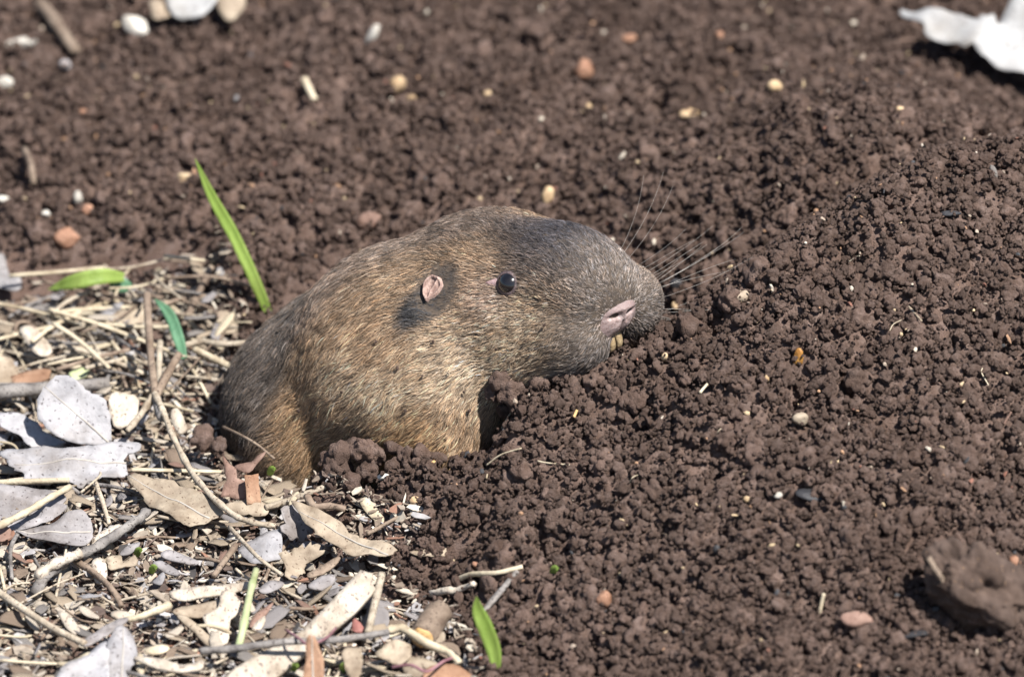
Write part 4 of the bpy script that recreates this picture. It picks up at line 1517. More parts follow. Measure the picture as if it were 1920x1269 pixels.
twig('twig', 'knobbly stick below the gopher rump where litter meets soil', 'twig', [Z(498, 952, 0.45), Z(540, 938, 0.6), Z(585, 922, 0.8), Z(645, 901, 1.0)], 0.075, T_, 30, 0.25, phrase='the knobbly stick')
twig('twig', 'brown forked twig end on top of the crumpled leaf', 'twig', [Z(575, 930, 0.85), Z(590, 950, 0.8), Z(620, 948, 0.8), Z(648, 955, 0.75)], 0.085, M['brown_twig'], 20, 0.2)
twig('twig', 'thin pale stem from the tan split leaf to the skeleton leaf', 'twig', [Z(430, 988, 0.5), Z(460, 1020, 0.7), Z(490, 1050, 0.7), Z(530, 1078, 0.5)], 0.05, T_, 26)
twig('twig', 'brown stick pointing down to the long pale speckled chip', 'twig', [Z(442, 1022, 0.55), Z(425, 1045, 0.5), Z(400, 1080, 0.4)], 0.075, M['brown_twig'], 20)
twig('straw', 'thin brown straw curving over the gopher rump edge', 'straw', [Z(418, 800, 0.75), Z(450, 815, 0.95), Z(480, 832, 0.95), Z(515, 860, 0.7)], 0.035, M['brown_twig'], 24, 0.08)
twig('straw', 'flat tan straw lying behind the arched twig', 'straw', [Z(245, 880, 0.55), Z(330, 882, 0.55), Z(415, 884, 0.5)], 0.065, M['straw'], 24, 0.08, flat=0.6)
twig('straw', 'straw at the left edge beneath the lilac leaf', 'straw', [Z(-15, 905, 0.35), Z(60, 902, 0.4), Z(130, 900, 0.4)], 0.07, M['straw'], 24, 0.1)
twig('twig', 'thin dark stem standing below the ragged lilac leaf', 'twig', [Z(180, 905, 0.55), Z(192, 940, 0.45), Z(205, 982, 0.3)], 0.055, T_, 18, 0.15)
twig('twig', 'curved grey stem below the grey boat leaf tip', 'twig', [Z(34, 998, 0.45), Z(20, 1030, 0.35), Z(22, 1085, 0.2)], 0.05, M['grey_twig'], 22, 0.12)
twig('twig', 'twisted tan stick on top of the smooth lilac leaf', 'twig', [Z(318, 1134, 0.55), Z(285, 1146, 0.55), Z(255, 1158, 0.5), Z(225, 1162, 0.5)], 0.10, M['straw'], 24, 0.35, taper=0.5)
twig('twig', 'curled brown rootlet right of the oval cream pod', 'twig', [Z(136, 1048, 0.3), Z(175, 1072, 0.35), Z(205, 1098, 0.35), Z(228, 1135, 0.2)], 0.075, M['brown_twig'], 30, 0.3)
ST = M['straw']
straws = [([(92, 580), (180, 606), (270, 640), (345, 668)], 1.0, 'long straw running from the flat grass blade down to the forked stem'),
          ([(-20, 566), (60, 582), (140, 606), (180, 620)], 0.95, 'straw entering from the left edge below the flat grass blade'),
          ([(100, 606), (150, 640), (205, 690)], 1.1, 'slanting straw crossing the long straw'),
          ([(60, 640), (110, 605), (190, 570), (275, 560)], 0.9, 'straw rising to the top of the upright stem'),
          ([(-20, 640), (40, 625), (110, 608)], 0.8, 'straw left of the slanting straw'),
          ([(160, 690), (200, 680), (250, 668)], 0.75, 'short straw under the slanting straw'),
          ([(120, 648), (190, 668), (270, 700)], 0.7, 'dull straw lying low under the long straw'),
          ([(210, 640), (245, 690), (265, 735)], 0.65, 'drooping straw left of the forked twig'),
          ([(300, 640), (298, 690), (300, 725)], 1.0, 'thin straw standing against the forked twig'),
          ([(305, 560), (350, 600), (380, 625)], 0.8, 'straw behind the blue-green blade'),
          ([(95, 588), (160, 580), (270, 575)], 0.85, 'pale straw along the foot of the flat grass blade')]
for P, z_, lb in straws:
    twig('straw', lb, 'straw', [Z(a, b_, z_ - 0.12 * i) for i, (a, b_) in enumerate(P)], rng.uniform(0.05, 0.075), ST if rng.uniform() < 0.75 else T_, 26, 0.08, flat=0.8)
twig('twig', 'yellowish twig lying on the soil above the lowest grass blade', 'twig', [G(862, 1084, 0.1), G(885, 1076, 0.18), G(930, 1074, 0.2), G(980, 1062, 0.12)], 0.06, M['straw'], 26, 0.2)
twig('twig', 'broken grey twig on the soil left of the lowest grass blade', 'twig', [G(808, 1112, 0.06), G(835, 1108, 0.14), G(862, 1104, 0.1), G(890, 1094, 0.12)], 0.075, M['plank'], 26, 0.4)
twig('twig', 'pale stick slanting behind the lowest grass blade', 'twig', [G(970, 1070, 0.12), G(945, 1100, 0.2), G(905, 1148, 0.06)], 0.075, M['grey_twig'], 22, 0.2)
twig('rootlet', 'fine white rootlet on the soil below the burrow gap', 'root', [G(1008, 864, 0.1), G(1030, 868, 0.16), G(1068, 871, 0.08)], 0.018, M['straw'], 18, 0.1)
twig('rootlet', 'fine tan rootlet curving below the burrow gap', 'root', [G(912, 872, 0.1), G(940, 852, 0.2), G(978, 840, 0.1)], 0.022, M['straw'], 18, 0.1)
twig('straw', 'thin white stem leaning in the mouth of the burrow', 'straw', [G(912, 896, 0.0), Y(925, 845, -0.9), Y(945, 795, -0.55), Y(966, 762, -0.4)], 0.022, M['straw'], 24, 0.08)
twig('straw', 'short yellow straw bit on the soil below the gopher belly', 'straw', [G(812, 866, 0.12), G(838, 848, 0.2)], 0.04, M['cut_wood'], 8, 0.1, flat=0.6)
twig('straw', 'golden straw bit on the mound below the gopher chin', 'straw', [G(1076, 782, 0.08), G(1082, 768, 0.14)], 0.035, M['cut_wood'], 8, 0.1)
twig('straw', 'tan upright straw on the mound near the big near clod', 'straw', [G(1536, 1150, 0.02), G(1545, 1112, 0.3)], 0.045, M['straw'], 10, 0.15)
twig('straw', 'pinkish straw sliver high on the right of the mound', 'straw', [G(1704, 575, 0.06), G(1728, 602, 0.12)], 0.03, M['tan_leaf'], 10, 0.15)
twig('straw', 'small straw sliver on the mound right of the muzzle', 'straw', [G(1312, 736, 0.06), G(1326, 720, 0.12)], 0.035, M['straw'], 10, 0.15)
twig('straw', 'reddish straw sliver near the right edge of the mound', 'straw', [G(1882, 795, 0.06), G(1896, 772, 0.12)], 0.03, M['brown_leaf'], 10, 0.15)
twig('twig', 'blurred brown stick in the far top left corner', 'twig', [G(75, 8, 0.3), G(105, 45, 0.35), G(142, 98, 0.3)], 0.17, M['brown_twig'], 20, 0.15)
twig('twig', 'faint brown stem in the soil left of the tall grass blade', 'twig', [G(45, 280, 0.2), G(58, 310, 0.4), G(62, 345, 0.2)], 0.09, M['brown_twig'], 14, 0.15)
twig('straw', 'tan stalk bit on the far soil above the gopher back', 'straw', [G(570, 148, 0.2), G(590, 188, 0.2)], 0.09, M['straw'], 10, 0.15)
twig('purple_stem', 'thin purple stem crossing the upright orange leaf', 'stem', [Z(536, 1180, 0.8), Z(560, 1196, 1.0), Z(580, 1208, 1.0), Z(612, 1195, 1.0), Z(630, 1176, 0.85)], 0.03, M['purple'], 30, 0.08)
twig('purple_stem', 'arched purple stem at the bottom edge near the soil', 'stem', [Z(735, 1250, 0.6), Z(770, 1246, 0.75), Z(800, 1258, 0.7), Z(830, 1240, 0.65), Z(850, 1232, 0.5)], 0.035, M['purple'], 30, 0.12)
twig('plant_stem', 'pale green jointed stem standing in the litter', 'stem', [Z(446, 1218, 0.45), Z(458, 1165, 0.72), Z(468, 1115, 0.85), Z(480, 1068, 0.95)], 0.085, M['stem_green'], 30, 0.06, nodes=2, phrase='the pale green stem')

for q_, ph_ in (((160, 525), 'the flat grass blade'), ((318, 605), 'the blue-green blade'), ((240, 595), 'the cream broad leaf'), ((20, 700), 'the cream edge leaf'), ((180, 606), 'the long straw'), ((60, 585), 'the straw from the left edge'), ((230, 770), 'the striped bark flake')):
    ANCHORS.append((*Z(*q_, 0.5)[:2], ph_))

# ---- grass
blade('grass_blade', 'tall bright green grass blade leaning left behind the gopher', [Y(508, 602, 7.2), Y(486, 545, 7.3), Y(440, 445, 7.6), Y(398, 370, 7.8), Y(366, 298, 7.8)], 0.125, M['grass'])
blade('grass_blade', 'flat bright green grass blade lying at the edge of the litter', [Z(232, 520, 1.2), Z(190, 518, 1.4), Z(140, 528, 1.3), Z(90, 543, 1.0)], 0.17, M['grass'], 0.2)
blade('grass_blade', 'dark green blade stub beside the flat grass blade', [Z(245, 540, 0.9), Z(222, 534, 1.0), Z(205, 545, 0.8)], 0.16, M['blue_grass'], 0.2)
blade('grass_blade', 'blue-green grass blade beside the upright forked stem', [Z(345, 672, 0.75), Z(335, 635, 1.0), Z(318, 590, 1.3), Z(290, 560, 1.45)], 0.12, M['blue_grass'])
blade('grass_blade', 'broad green grass blade standing in soil at the bottom', [G(930, 1252, 0.0), Y(926, 1220, G(930, 1252)[1] + 0.1), Y(912, 1180, G(930, 1252)[1] + 0.2), Y(897, 1145, G(930, 1252)[1] + 0.3), Y(893, 1118, G(930, 1252)[1] + 0.3)], 0.16, M['grass'])
for px, py, lb in ((255, 1036, 'tiny bright green sprout beside the lilac narrow pod'), (283, 1068, 'tiny green sprout left of the bluish grey sliver'), (505, 884, 'tiny green sprout right of the reddish torn leaf'),
                   (640, 1252, 'tiny green sprout left of the cream tongue leaf'), (548, 1252, 'tiny green sprout left of the upright orange leaf'), (1035, 1070, 'pale green speck on the soil right of the yellowish twig')):
    p = Z(px, py, 0.3) if px < 1000 else G(px, py, 0.12)
    blade('sprout', lb, [p + np.array((0, 0.1, -0.15)), p + np.array((0.05, 0, 0.05)), p + np.array((0.14, -0.06, 0.1))], 0.075, M['grass'], 0.2, n=8)['category'] = 'sprout'


# ---- stones and chips on the soil
def pebble(name, label, px, py, rpx, mat, asp=(1, 0.8, 0.7), h=-0.03, rot=0.0, sub=3, cat='pebble', lump=0.16):
    c = G(px, py, h)
    v, f = ICO2
    r_ = np.random.default_rng(int(px * 7 + py))
    rr = np.ones(len(v))
    for k in range(14):
        d = r_.normal(size=3)
        d /= np.linalg.norm(d)
        rr += r_.uniform(-lump, lump) * np.exp((v @ d - 1) / 0.12)
    for k in range(7):
        d = r_.normal(size=3)
        d /= np.linalg.norm(d)
        lim = r_.uniform(0.62, 0.9)
        rr = np.minimum(rr, lim / np.maximum(v @ d, 0.05))
    vv = v * rr[:, None] * np.array(asp) * rpx * S
    ca, sa = math.cos(rot), math.sin(rot)
    vv = vv @ np.array([[ca, 0, -sa], [0, 1, 0], [sa, 0, ca]])
    return tag(new_obj(name, vv + c + np.array((0, 0, 0.45 * rpx * S * asp[2])), f, mat), label, cat)


PO, PT, PW = M['peb_orange'], M['peb_tan'], M['peb_white']
for nm, lb, px, py, rp, mt, asp, rot in [
        ('pebble', 'round orange stone on the far soil above the muzzle', 1093, 140, 24, PO, (1, 0.8, 0.9), 0),
        ('pebble', 'tan pebble of a touching pair on the far soil', 745, 168, 20, PT, (0.9, 0.8, 1), 0),
        ('pebble', 'small yellow pebble touching the tan pebble', 772, 188, 13, PT, (1, 0.7, 0.6), 0),
        ('pebble', 'tiny tan pebble left of the round orange stone', 917, 181, 10, PT, (1, 0.8, 0.9), 0),
        ('pebble', 'upright cream grain below the round orange stone', 1104, 207, 11, PT, (0.7, 0.7, 1.1), 0),
        ('wood_chip', 'cream flat chip on the far soil right of the orange stone', 1292, 218, 24, PT, (1, 0.7, 0.4), -0.1),
        ('wood_chip', 'white narrow chip on the far soil above the gopher', 698, 76, 24, PW, (0.5, 0.5, 1.0), 0.6),
        ('wood_chip', 'white oval chip in the far top left', 256, 58, 30, PW, (1, 0.7, 0.65), 0.5),
        ('bead', 'tiny silvery round bead on the far soil', 444, 189, 8, M['white_leaf'], (1, 1, 1), 0),
        ('pebble', 'orange-brown angular stone at left above the flat grass blade', 125, 455, 32, PO, (1, 0.7, 0.7), -0.5),
        ('pebble', 'cream pebble left of the tall grass blade tip', 346, 338, 15, PT, (1, 0.8, 0.9), 0.4),
        ('pebble', 'brownish orange pebble in the soil at far left', 163, 399, 14, PO, (1, 0.8, 0.9), 0),
        ('wood_chip', 'whitish upright chip beside the brownish orange pebble', 146, 378, 14, PW, (0.7, 0.7, 1.2), 0),
        ('pebble', 'small white pebble left of the brownish orange pebble', 84, 404, 9, PW, (1, 0.8, 0.9), 0),
        ('wood_chip', 'tan upright chip just behind the gopher head', 1027, 378, 21, PT, (0.75, 0.6, 1.1), 0.2),
        ('pebble', 'dull red-brown stone in the soil behind the gopher back', 694, 424, 26, M['brown_leaf'], (1, 0.8, 0.8), 0),
        ('pebble', 'pale orange fragment on the far soil near the top', 1182, 76, 15, PO, (1.1, 0.7, 0.6), 0),
        ('pebble', 'orange speck on the far soil right of the pale orange fragment', 1350, 70, 10, PO, (1, 0.8, 0.9), 0),
        ('pebble', 'tan lump on the far right soil below the white bark', 1452, 167, 16, PT, (1, 0.8, 0.8), 0),
        ('pebble', 'small cream pebble far right behind the mound crest', 1688, 211, 10, PT, (1, 0.8, 0.9), 0),
        ('pebble', 'small grey-blue stone in the far top left', 122, 126, 13, M['grey_leaf'], (1, 0.8, 0.9), 0),
        ('pebble', 'rusty pebble at far left above the orange-brown stone', 157, 216, 12, PO, (1, 0.8, 0.8), 0),
        ('wood_chip', 'long white chip at the left edge near the top', 40, 84, 34, PW, (1, 0.5, 0.35), -0.15),
        ('wood_chip', 'white chip at the left edge beside the tall grass', 12, 378, 20, PW, (1, 0.6, 0.4), 0.2),
        ('wood_chip', 'pale chip at the left edge under the long white chip', 8, 160, 20, PW, (1, 0.6, 0.7), 0.2),
        ('wood_chip', 'cream chip at the left edge beside the stem in the soil', 8, 236, 16, PT, (1, 0.5, 0.4), 0.5),
        ('wood_chip', 'amber upright flake on the mound right of the muzzle', 1497, 682, 19, M['amber'], (0.55, 0.45, 1.2), 0.1),
        ('pebble', 'left one of two cream specks on the mound front', 1400, 938, 7, PT, (1, 0.8, 0.9), 0),
        ('pebble', 'right one of two cream specks on the mound front', 1459, 932, 9, PW, (1, 0.8, 0.8), -0.3),
        ('pebble', 'tan stone embedded in the mound right of the burrow', 1500, 790, 17, M['tan_leaf'], (1, 0.8, 0.8), 0),
        ('pebble', 'tan grain on the mound crest below the whiskers', 1388, 560, 17, M['tan_leaf'], (1, 0.8, 0.8), 0),
        ('pebble', 'tiny yellow grain on the mound left of the amber flake', 1438, 712, 7, PT, (0.7, 0.8, 1.2), 0),
        ('pebble', 'tiny orange grain at the muzzle tip', 1266, 577, 9, PT, (1, 0.8, 0.9), 0),
        ('pebble', 'tiny ochre grain on the mound under the muzzle', 1246, 672, 8, PT, (0.8, 0.8, 1.1), 0.3),
        ('wood_chip', 'small white chip on the soil below the gopher belly', 720, 897, 14, PW, (1, 0.6, 0.5), 0),
        ('pebble', 'pinkish grain at the mouth of the burrow', 908, 848, 10, PT, (1, 0.8, 0.7), -0.4),
        ('pebble', 'brown-orange stone at the bottom right of the lowest blade', 1132, 1132, 20, PO, (0.8, 0.8, 1.1), 0.2),
        ('pebble', 'rusty patch of stone on the mound near the bottom', 1605, 1168, 30, M['brown_leaf'], (1.1, 0.7, 0.55), 0.25),
        ('pebble', 'reddish flat stone in the soil between stick and log', 768, 1117, 20, M['brown_leaf'], (1.1, 0.7, 0.5), 0),
        ('pebble', 'tan nutlet on the soil above the yellowish twig', 895, 1063, 12, PO, (1.1, 0.6, 0.6), 0.5),
        ('pebble', 'small tan grain on the soil left of the burrow straw', 778, 942, 12, PT, (1, 0.8, 0.8), 0),
        ('pebble', 'ochre grain on the mound edge below the far whisker tips', 1595, 1012, 8, PT, (1, 0.8, 0.8), 0),
        ('pebble', 'orange-tan stone behind the big near clod at the right edge', 1903, 1062, 15, PO, (0.8, 0.8, 1.2), 0),
        ('pebble', 'cream speck near the top of the big near clod', 1690, 965, 8, PT, (1, 0.8, 0.8), 0),
        ('charcoal', 'black charcoal flake on the mound front', 1522, 932, 30, M['charcoal'], (1.1, 0.6, 0.35), 0.15),
        ('charcoal', 'dark charcoal bit behind the muzzle tip', 1268, 538, 13, M['charcoal'], (1, 0.8, 0.9), 0),
        ('charcoal', 'thin charcoal sliver near the bottom of the mound', 1716, 1192, 26, M['charcoal'], (1.1, 0.4, 0.25), -0.25),
        ('charcoal', 'small charcoal sliver on the high right mound', 1782, 402, 18, M['charcoal'], (1.2, 0.5, 0.3), 0),
        ('charcoal', 'grey curved charcoal piece near the mound top right', 1862, 332, 17, M['grey_twig'], (0.5, 0.5, 1.1), -0.3),
        ('charcoal', 'charcoal bit left on the lower mound', 1344, 1034, 10, M['charcoal'], (0.8, 0.6, 1), 0)]:
    pebble(nm, lb, px, py, rp, mt, asp, rot=rot, cat={'pebble': 'pebble', 'wood_chip': 'chip', 'bead': 'bead', 'charcoal': 'charcoal'}[nm])


def gsheet(name, label, pts, h, mat, **kw):
    c = np.mean(np.array(pts, float), axis=0)
    return sheet(name, label, 'bark', pts, G(c[0], c[1], h)[2], mat, **kw)


gsheet('bark_sheet', 'bright white curled bark sheet blurred in the top right corner', [(1685, 14), (1740, 20), (1800, 28), (1850, 30), (1880, 40), (1895, 10), (1960, -20), (1980, 130), (1900, 140), (1850, 120), (1815, 90), (1760, 78), (1720, 45)], 0.7, M['paper'], pitch=22, roll=-6, curl=0.12, wave=0.25, ragged=0.10, thick=0.05, step=0.25)
gsheet('bark_sheet', 'white bark scrap at the top edge left of centre', [(312, -20), (405, -20), (392, 16), (352, 30), (322, 20)], 0.5, M['paper'], pitch=25, wave=0.15, thick=0.05, step=0.2)
gsheet('bark_sheet', 'cream bark scrap right of the white scrap at the top edge', [(408, -15), (455, -15), (450, 30), (425, 42), (412, 25)], 0.4, M['tan_leaf'], pitch=25, wave=0.15, thick=0.05, step=0.2)
gsheet('bark_sheet', 'beige bark scrap left of the white scrap at the top edge', [(282, 0), (308, 4), (316, 28), (295, 36), (280, 22)], 0.4, M['tan_leaf'], pitch=25, wave=0.1, thick=0.05, step=0.2)
gsheet('bark_sheet', 'pale blurred leaf at the left edge above the straws', [(-20, 470), (8, 478), (16, 510), (36, 518), (30, 545), (-20, 530)], 0.5, M['white_leaf'], pitch=35, wave=0.12, thick=0.04, step=0.2)

# the big near clod at lower right, with a straw stuck to it
cl = empty('big_clod', G(1830, 1170, 0.0))
cc = Y(1832, 1098, G(1830, 1160)[1] + 0.15)
v, f = popcorn(901, ico(5), 95, 1.0)
M['clod'] = litter_material('fibrous_clod', (0.046, 0.031, 0.025), (0.118, 0.083, 0.068), (0.18, 0.115, 0.075), 230, 0.9, stretch=(1.0, 1.0, 0.22), fleck=0.66)
v = v * (1 + 0.15 * fbm(v[:, 0] * 11 + v[:, 1] * 6, v[:, 2] * 2.2, 77, 3) + 0.07 * fbm(v[:, 0] * 17, v[:, 2] * 17 + v[:, 1] * 9, 79, 2))[:, None]
a_ = math.radians(35)
R2 = np.array([[math.cos(a_), 0, -math.sin(a_)], [0, 1, 0], [math.sin(a_), 0, math.cos(a_)]])
new_obj('lump', (v * np.array((1.45, 0.95, 0.95))) @ R2 + cc, f, M['clod'], cl)
for k in range(8):
    d = rng.normal(size=3)
    d /= np.linalg.norm(d)
    d[1] = -abs(d[1])
    vv, ff = popcorn(950 + k % 4, ICO2)
    new_obj('crumb', vv * rng.uniform(0.12, 0.26) * 0.8 + cc + (d * np.array((1.0, 0.66, 0.66))) @ R2, ff, M['ground'], cl)
twig('stuck_straw', '', '', [Y(1740, 1045, cc[1] - 0.3), Y(1765, 1085, cc[1] - 0.45), Y(1785, 1120, cc[1] - 0.4)], 0.07, M['brown_twig'], 14, 0.3, parent=cl)
tag(cl, 'large dark blurred clod close to the camera at lower right', 'clod')

# ---- small countable litter: chips, pods, leaf bits, straw bits


def unit_plate(kind, k):
    r_ = np.random.default_rng(500 + 31 * k + len(kind))
    n = 11
    pts = []
    if kind == 'bark_chip':
        a = r_.uniform(0.22, 0.38)
        pts = [(-1, -a * 0.8), (-0.4, -a), (0.5, -a * r_.uniform(0.7, 1.1)), (1, -a * 0.5), (0.88, 0.0), (1.02, a * 0.7), (0.3, a), (-0.5, a * r_.uniform(0.6, 1.1)), (-0.95, a * 0.6), (-0.88, 0)]
        q = np.array(pts) + r_.normal(0, 0.035, (len(pts), 2))
    else:
        a = r_.uniform(0.26, 0.48) if kind == 'leaf_bit' else r_.uniform(0.2, 0.32)
        th = np.linspace(0, 2 * math.pi, n, endpoint=False)
        q = np.stack([np.cos(th), a * np.sin(th) * (1 - 0.25 * np.cos(th))], 1)
        if kind == 'leaf_bit':
            q = q * r_.uniform(0.62, 1.15, (n, 1))
        else:
            q = closed_spline(q, 2)
    cu_ = r_.uniform(-0.35, 0.45)

    def disp(x, y):
        return cu_ * y * y * 1.6 + 0.12 * r_.uniform(-1, 1) * x * x + 0.06 * fbm(x * 1.7 + k, y * 1.7, k, 2)
    V, F = plate(q, disp, 0.05 if kind == 'leaf_bit' else 0.10, 0.24)
    me = bpy.data.meshes.new(kind)
    me.from_pydata(V.tolist(), [], F)
    me.polygons.foreach_set('use_smooth', np.ones(len(me.polygons), bool))
    return me


CM_MATS = {'cream': M['plank'], 'grey': M['grey_twig'], 'tan': M['tan_leaf'], 'lilac-grey': M['grey_leaf'], 'straw-coloured': M['straw'], 'white': M['white_leaf'], 'brown': M['brown_twig'], 'reddish': M['brown_leaf']}
MIX = {'bark_chip': (['cream', 'grey', 'tan', 'brown', 'lilac-grey'], [0.20, 0.22, 0.22, 0.26, 0.10]), 'seed_pod': (['straw-coloured', 'cream', 'tan', 'lilac-grey'], [0.3, 0.3, 0.25, 0.15]),
       'leaf_bit': (['tan', 'white', 'lilac-grey', 'reddish', 'brown'], [0.33, 0.12, 0.2, 0.13, 0.22])}
WORD = {'bark_chip': 'bark chip', 'seed_pod': 'narrow pod', 'leaf_bit': 'leaf scrap'}
UM = {}
m, t, b = nodes_of('leaf_rib')
vec, rnd = coords(t, True)
L(t, ramp(t, noise_node(t, vec, 200, 2).outputs[0], [(0.3, (0.30, 0.27, 0.24)), (0.7, (0.42, 0.39, 0.35))]).outputs[0], b.inputs['Base Color'])
b.inputs['Roughness'].default_value = 0.8
M['rib'] = m
for kd in WORD:
    for k in range(5):
        for cn in MIX[kd][0]:
            me = UM.get((kd, k))
            if me is None:
                me = unit_plate(kd, k)
                UM[(kd, k)] = me
            m2 = me.copy()
            m2.name = kd
            m2.materials.append(CM_MATS[cn])
            UM[(kd, k, cn)] = m2


gpx, gpy = np.meshgrid(np.arange(-40, 920, 5.0), np.arange(530, 1330, 5.0), indexing='ij')
COVERED = np.zeros(gpx.shape, bool)
for h_ in HERO:
    lo_, hi_ = h_.min(0) - 10, h_.max(0) + 10
    i0, i1 = [int(np.clip((q_ + 40) / 5, 0, gpx.shape[0])) for q_ in (lo_[0], hi_[0])]
    j0, j1 = [int(np.clip((q_ - 530) / 5, 0, gpx.shape[1])) for q_ in (lo_[1], hi_[1])]
    if i1 > i0 and j1 > j0:
        COVERED[i0:i1, j0:j1] |= poly_sd(gpx[i0:i1, j0:j1], gpy[i0:i1, j0:j1], h_) > -6


def lit_point():
    while True:
        px, py = rng.uniform(-20, 900), 545 + 760 * rng.uniform() ** 0.8
        p = Z(px, py, 0.1)
        bare = ((px - 270) / 150) ** 2 + ((py - 1100) / 75) ** 2
        if bare < 1 and rng.uniform() < 0.6:
            continue
        if rng.uniform() < 0.9 and COVERED[int((px + 40) / 5), int((py - 530) / 5)]:
            continue
        if poly_sd(np.array([p[0]]), np.array([p[1]]), LIT)[0] > 0.12:
            return px, py, p


def where(p):
    best = min(ANCHORS, key=lambda a: (a[0] - p[0]) ** 2 + ((a[1] - p[1]) * 0.6) ** 2)
    dx, dy = p[0] - best[0], (p[1] - best[1]) * 0.6
    if dx * dx + dy * dy < 0.2:
        rel = 'at'
    elif abs(dx) > abs(dy):
        rel = 'right of' if dx > 0 else 'left of'
    else:
        rel = 'behind' if dy > 0 else 'in front of'
    return f'{rel} {best[2]}'


USED = set()


def unique_label(head, p):
    """what it is and which findable piece it lies beside; a second piece where that is not enough"""
    lb = f'{head} in the litter {where(p)}'
    if lb in USED:
        near = sorted(ANCHORS, key=lambda a: (a[0] - p[0]) ** 2 + ((a[1] - p[1]) * 0.6) ** 2)
        for j in range(1, 6):
            alt = f'{head} between {near[0][2]} and {near[j][2]}'
            if alt not in USED and len(alt.split()) <= 16:
                lb = alt
                break
    USED.add(lb)
    return lb


for kd, cnt, slo, shi in (('bark_chip', 210, 0.16, 0.55), ('seed_pod', 110, 0.18, 0.48), ('leaf_bit', 150, 0.18, 0.55)):
    for i in range(cnt):
        px, py, p = lit_point()
        cn = rng.choice(MIX[kd][0], p=MIX[kd][1])
        sz = slo + (shi - slo) * rng.uniform() ** 1.6
        o = bpy.data.objects.new(kd, UM[(kd, int(rng.integers(0, 5)), str(cn))])
        COL.objects.link(o)
        hz = float(H(p[0:1], p[1:2])[0])
        top = py < 760
        o.location = np.array((p[0], p[1], hz + rng.uniform(0.0, 0.30 if not top else 0.55))) * CM
        o.rotation_euler = (rng.normal(0.12, 0.25), rng.normal(0, 0.22), rng.uniform(0, 6.28))
        o.scale = (sz * CM, sz * CM * rng.uniform(0.8, 1.3), sz * CM)
        szw = 'tiny' if sz < 0.27 else ('small' if sz < 0.40 else 'larger')
        lb = unique_label(f'{szw} {cn} {WORD[kd]}', p)
        tag(o, lb, 'chip' if kd == 'bark_chip' else ('pod' if kd == 'seed_pod' else 'leaf'), f'{cn} {WORD[kd]}s scattered in the litter')
for i in range(200):
    px, py, p = lit_point()
    if i > 110:
        px, py = rng.uniform(-10, 400), rng.uniform(565, 770)
        p = Z(px, py, 0.1)
        if poly_sd(np.array([p[0]]), np.array([p[1]]), LIT)[0] < 0.3:
            continue
    a = rng.normal(0.1, 0.8)
    ln = rng.uniform(0.6, 1.9)
    hz = float(H(p[0:1], p[1:2])[0]) + rng.uniform(0.05, 0.32 if py > 760 else 0.7)
    d = np.array((math.cos(a), math.sin(a) * 1.4, rng.normal(0, 0.08)))
    q0 = np.array((p[0], p[1], hz))
    k_ = rng.normal(0, 0.10, 3)
    if i > 110:
        hz += 0.15
        ln *= 1.25
    mt, cw = [(M['straw'], 'straw-coloured'), (M['pale_twig'], 'pale'), (M['brown_twig'], 'brown'), (M['grey_twig'], 'grey')][int(rng.choice(4, p=[0.35, 0.25, 0.25, 0.15]))]
    twig('straw', unique_label(f'{"short" if ln < 1.1 else "long"} {cw} straw bit', p), 'straw', [q0 - d * ln / 2, q0 + k_, q0 + d * ln / 2], rng.uniform(0.02, 0.05), mt, 10, 0.15, 6, group=f'{cw} straw bits scattered in the litter')

# ---- uncountable crushed fragments between them
NFR = 15000
vs, fs, cl_ = [], [], []
pal = 0.84 * np.array([(0.50, 0.44, 0.36), (0.36, 0.30, 0.24), (0.22, 0.17, 0.13), (0.42, 0.40, 0.40), (0.12, 0.085, 0.07), (0.30, 0.16, 0.11), (0.58, 0.53, 0.45), (0.05, 0.045, 0.045)])
fx = rng.uniform(-14, 0.2, NFR * 3)
fy = rng.uniform(-15, 9, NFR * 3)
ok = poly_sd(fx, fy, LIT) > -0.25
ok &= sdf(np.stack([fx, fy, np.full(len(fx), 0.2)], 1)) > 0.15
fx, fy = fx[ok][:NFR], fy[ok][:NFR]
fh = H(fx, fy)
for i in range(len(fx)):
    ln = 0.05 + 0.22 * rng.uniform() ** 2
    wd = ln * (rng.uniform(0.22, 0.6) if rng.uniform() < 0.5 else rng.uniform(0.07, 0.16))
    th = 0.012 + 0.02 * rng.uniform()
    e = Matrix.Rotation(rng.uniform(0, 6.28), 3, 'Z') @ Matrix.Rotation(rng.normal(0, 0.4), 3, 'Y') @ Matrix.Rotation(rng.normal(0, 0.4), 3, 'X')
    e = np.array(e)
    c = np.array((fx[i], fy[i], fh[i] - 0.06 + rng.uniform(0, 0.20)))
    ring = np.array([(-1, -0.5, 0), (-0.3, -1, 0.3), (0.7, -0.8, 0), (1, 0.2, 0.2), (0.4, 1, 0), (-0.7, 0.8, 0.3)]) * rng.uniform(0.75, 1.2, (6, 1)) * np.array((ln, wd, th))
    b0 = len(vs)
    vs.extend((ring @ e.T + c).tolist())
    vs.extend(((ring - np.array((0, 0, th))) @ e.T + c).tolist())
    fs.append([b0 + k for k in range(6)])
    fs.append([b0 + 11 - k for k in range(6)])
    for k in range(6):
        fs.append([b0 + k, b0 + 6 + k, b0 + 6 + (k + 1) % 6, b0 + (k + 1) % 6])
    col = pal[rng.choice(8, p=[0.15, 0.25, 0.22, 0.12, 0.12, 0.04, 0.06, 0.04])] * rng.uniform(0.8, 1.2)
    cl_.extend([col] * 12)
m, t, b = nodes_of('litter_fragments')
at = t.nodes.new('ShaderNodeAttribute')
at.attribute_name = 'tint'
vec, rnd = coords(t, False)
n1 = noise_node(t, vec, 900, 3)
r = ramp(t, n1.outputs[0], [(0.3, (0.7, 0.7, 0.7)), (0.7, (1.15, 1.15, 1.15))])
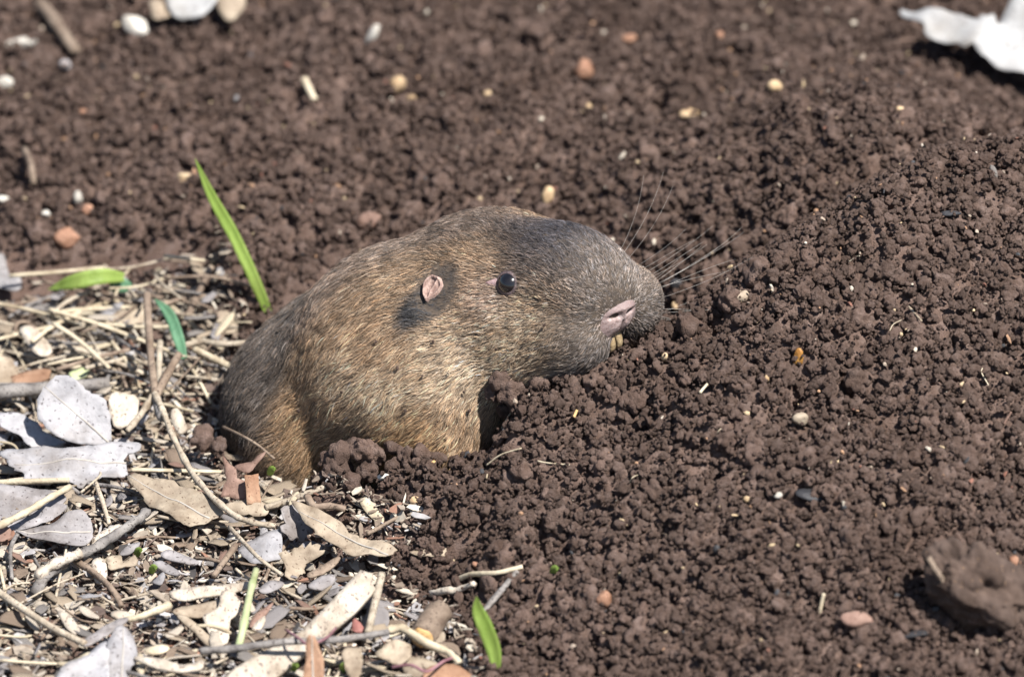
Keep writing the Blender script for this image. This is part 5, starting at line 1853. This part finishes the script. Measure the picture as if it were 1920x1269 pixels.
mx = t.nodes.new('ShaderNodeMixRGB')
mx.blend_type = 'MULTIPLY'
mx.inputs['Fac'].default_value = 1
L(t, at.outputs['Color'], mx.inputs['Color1'])
L(t, r.outputs[0], mx.inputs['Color2'])
L(t, mx.outputs[0], b.inputs['Base Color'])
b.inputs['Roughness'].default_value = 0.85
fr = new_obj('litter_fragments', vs, fs, m, origin=(-6, -3, 0), smooth=False)
ta = fr.data.attributes.new('tint', 'FLOAT_COLOR', 'POINT')
ta.data.foreach_set('color', np.concatenate([np.array(cl_), np.ones((len(cl_), 1))], 1).astype(np.float32).ravel())
fr['kind'] = 'stuff'
tag(fr, 'fine crushed leaf and bark fragments covering the litter ground', 'litter')


# ---- pale grit and root threads in the soil
NG = 900
gx, gy = rng.uniform(-13, 13, NG * 2), -14 + 34 * rng.uniform(0, 1, NG * 2) ** 1.2
ok = poly_sd(gx, gy, LIT) < -0.2
gx, gy = gx[ok][:NG], gy[ok][:NG]
gz = H(gx, gy) + rng.uniform(0.0, 0.16, len(gx))
ok = sdf(np.stack([gx, gy, gz], 1)) > 0.15
vs, fs, cl_ = [], [], []
gpal = np.array([(0.42, 0.32, 0.20), (0.50, 0.44, 0.36), (0.34, 0.20, 0.12), (0.30, 0.24, 0.19), (0.05, 0.05, 0.055), (0.22, 0.10, 0.07)])
bv8, bf8 = ico(1)
for i in np.nonzero(ok)[0]:
    rr_ = 0.018 + 0.05 * rng.uniform() ** 2.5
    A3 = rng.normal(size=(3, 3))
    Q3, _ = np.linalg.qr(A3)
    sh = bv8 * rng.uniform(0.7, 1.2, (len(bv8), 1)) * np.array((rng.uniform(0.8, 2.2), 1.0, rng.uniform(0.5, 0.9))) * rr_
    b0 = len(vs)
    vs.extend((sh @ Q3 + np.array((gx[i], gy[i], gz[i]))).tolist())
    fs.extend([[q + b0 for q in f_] for f_ in bf8])
    cl_.extend([gpal[rng.choice(6, p=[0.24, 0.14, 0.22, 0.18, 0.14, 0.08])] * rng.uniform(0.8, 1.2)] * len(bv8))
gr = new_obj('soil_grit', vs, fs, m, origin=(0, 0, 0), smooth=False)
ta = gr.data.attributes.new('tint', 'FLOAT_COLOR', 'POINT')
ta.data.foreach_set('color', np.concatenate([np.array(cl_), np.ones((len(cl_), 1))], 1).astype(np.float32).ravel())
gr['kind'] = 'stuff'
tag(gr, 'tiny pale and rusty grit grains strewn through the soil', 'grit')
for (x0, y0), (x1, y1), lb in [((1590, 492), (1612, 480), 'short tan root thread high on the mound behind the amber flake'),
                               ((1668, 620), (1690, 600), 'curved root thread on the mound left of the pinkish sliver'),
                               ((1842, 690), (1856, 726), 'fine root thread near the right edge above the reddish sliver'),
                               ((1180, 905), (1196, 890), 'short root thread on the soil right of the white rootlet'),
                               ((1345, 812), (1362, 800), 'short root thread on the mound front left of the embedded tan stone'),
                               ((1240, 1000), (1262, 1012), 'brown root thread on the mound front above the brown-orange stone')]:
    c0, c1 = G(x0, y0, 0.08), G(x1, y1, 0.08)
    twig('root_thread', lb, 'root', [c0, (c0 + c1) / 2 + rng.normal(0, 0.05, 3) + np.array((0, 0, 0.06)), c1], 0.014, M['brown_twig'] if 'brown' in lb else M['straw'], 10, 0.1, 5)
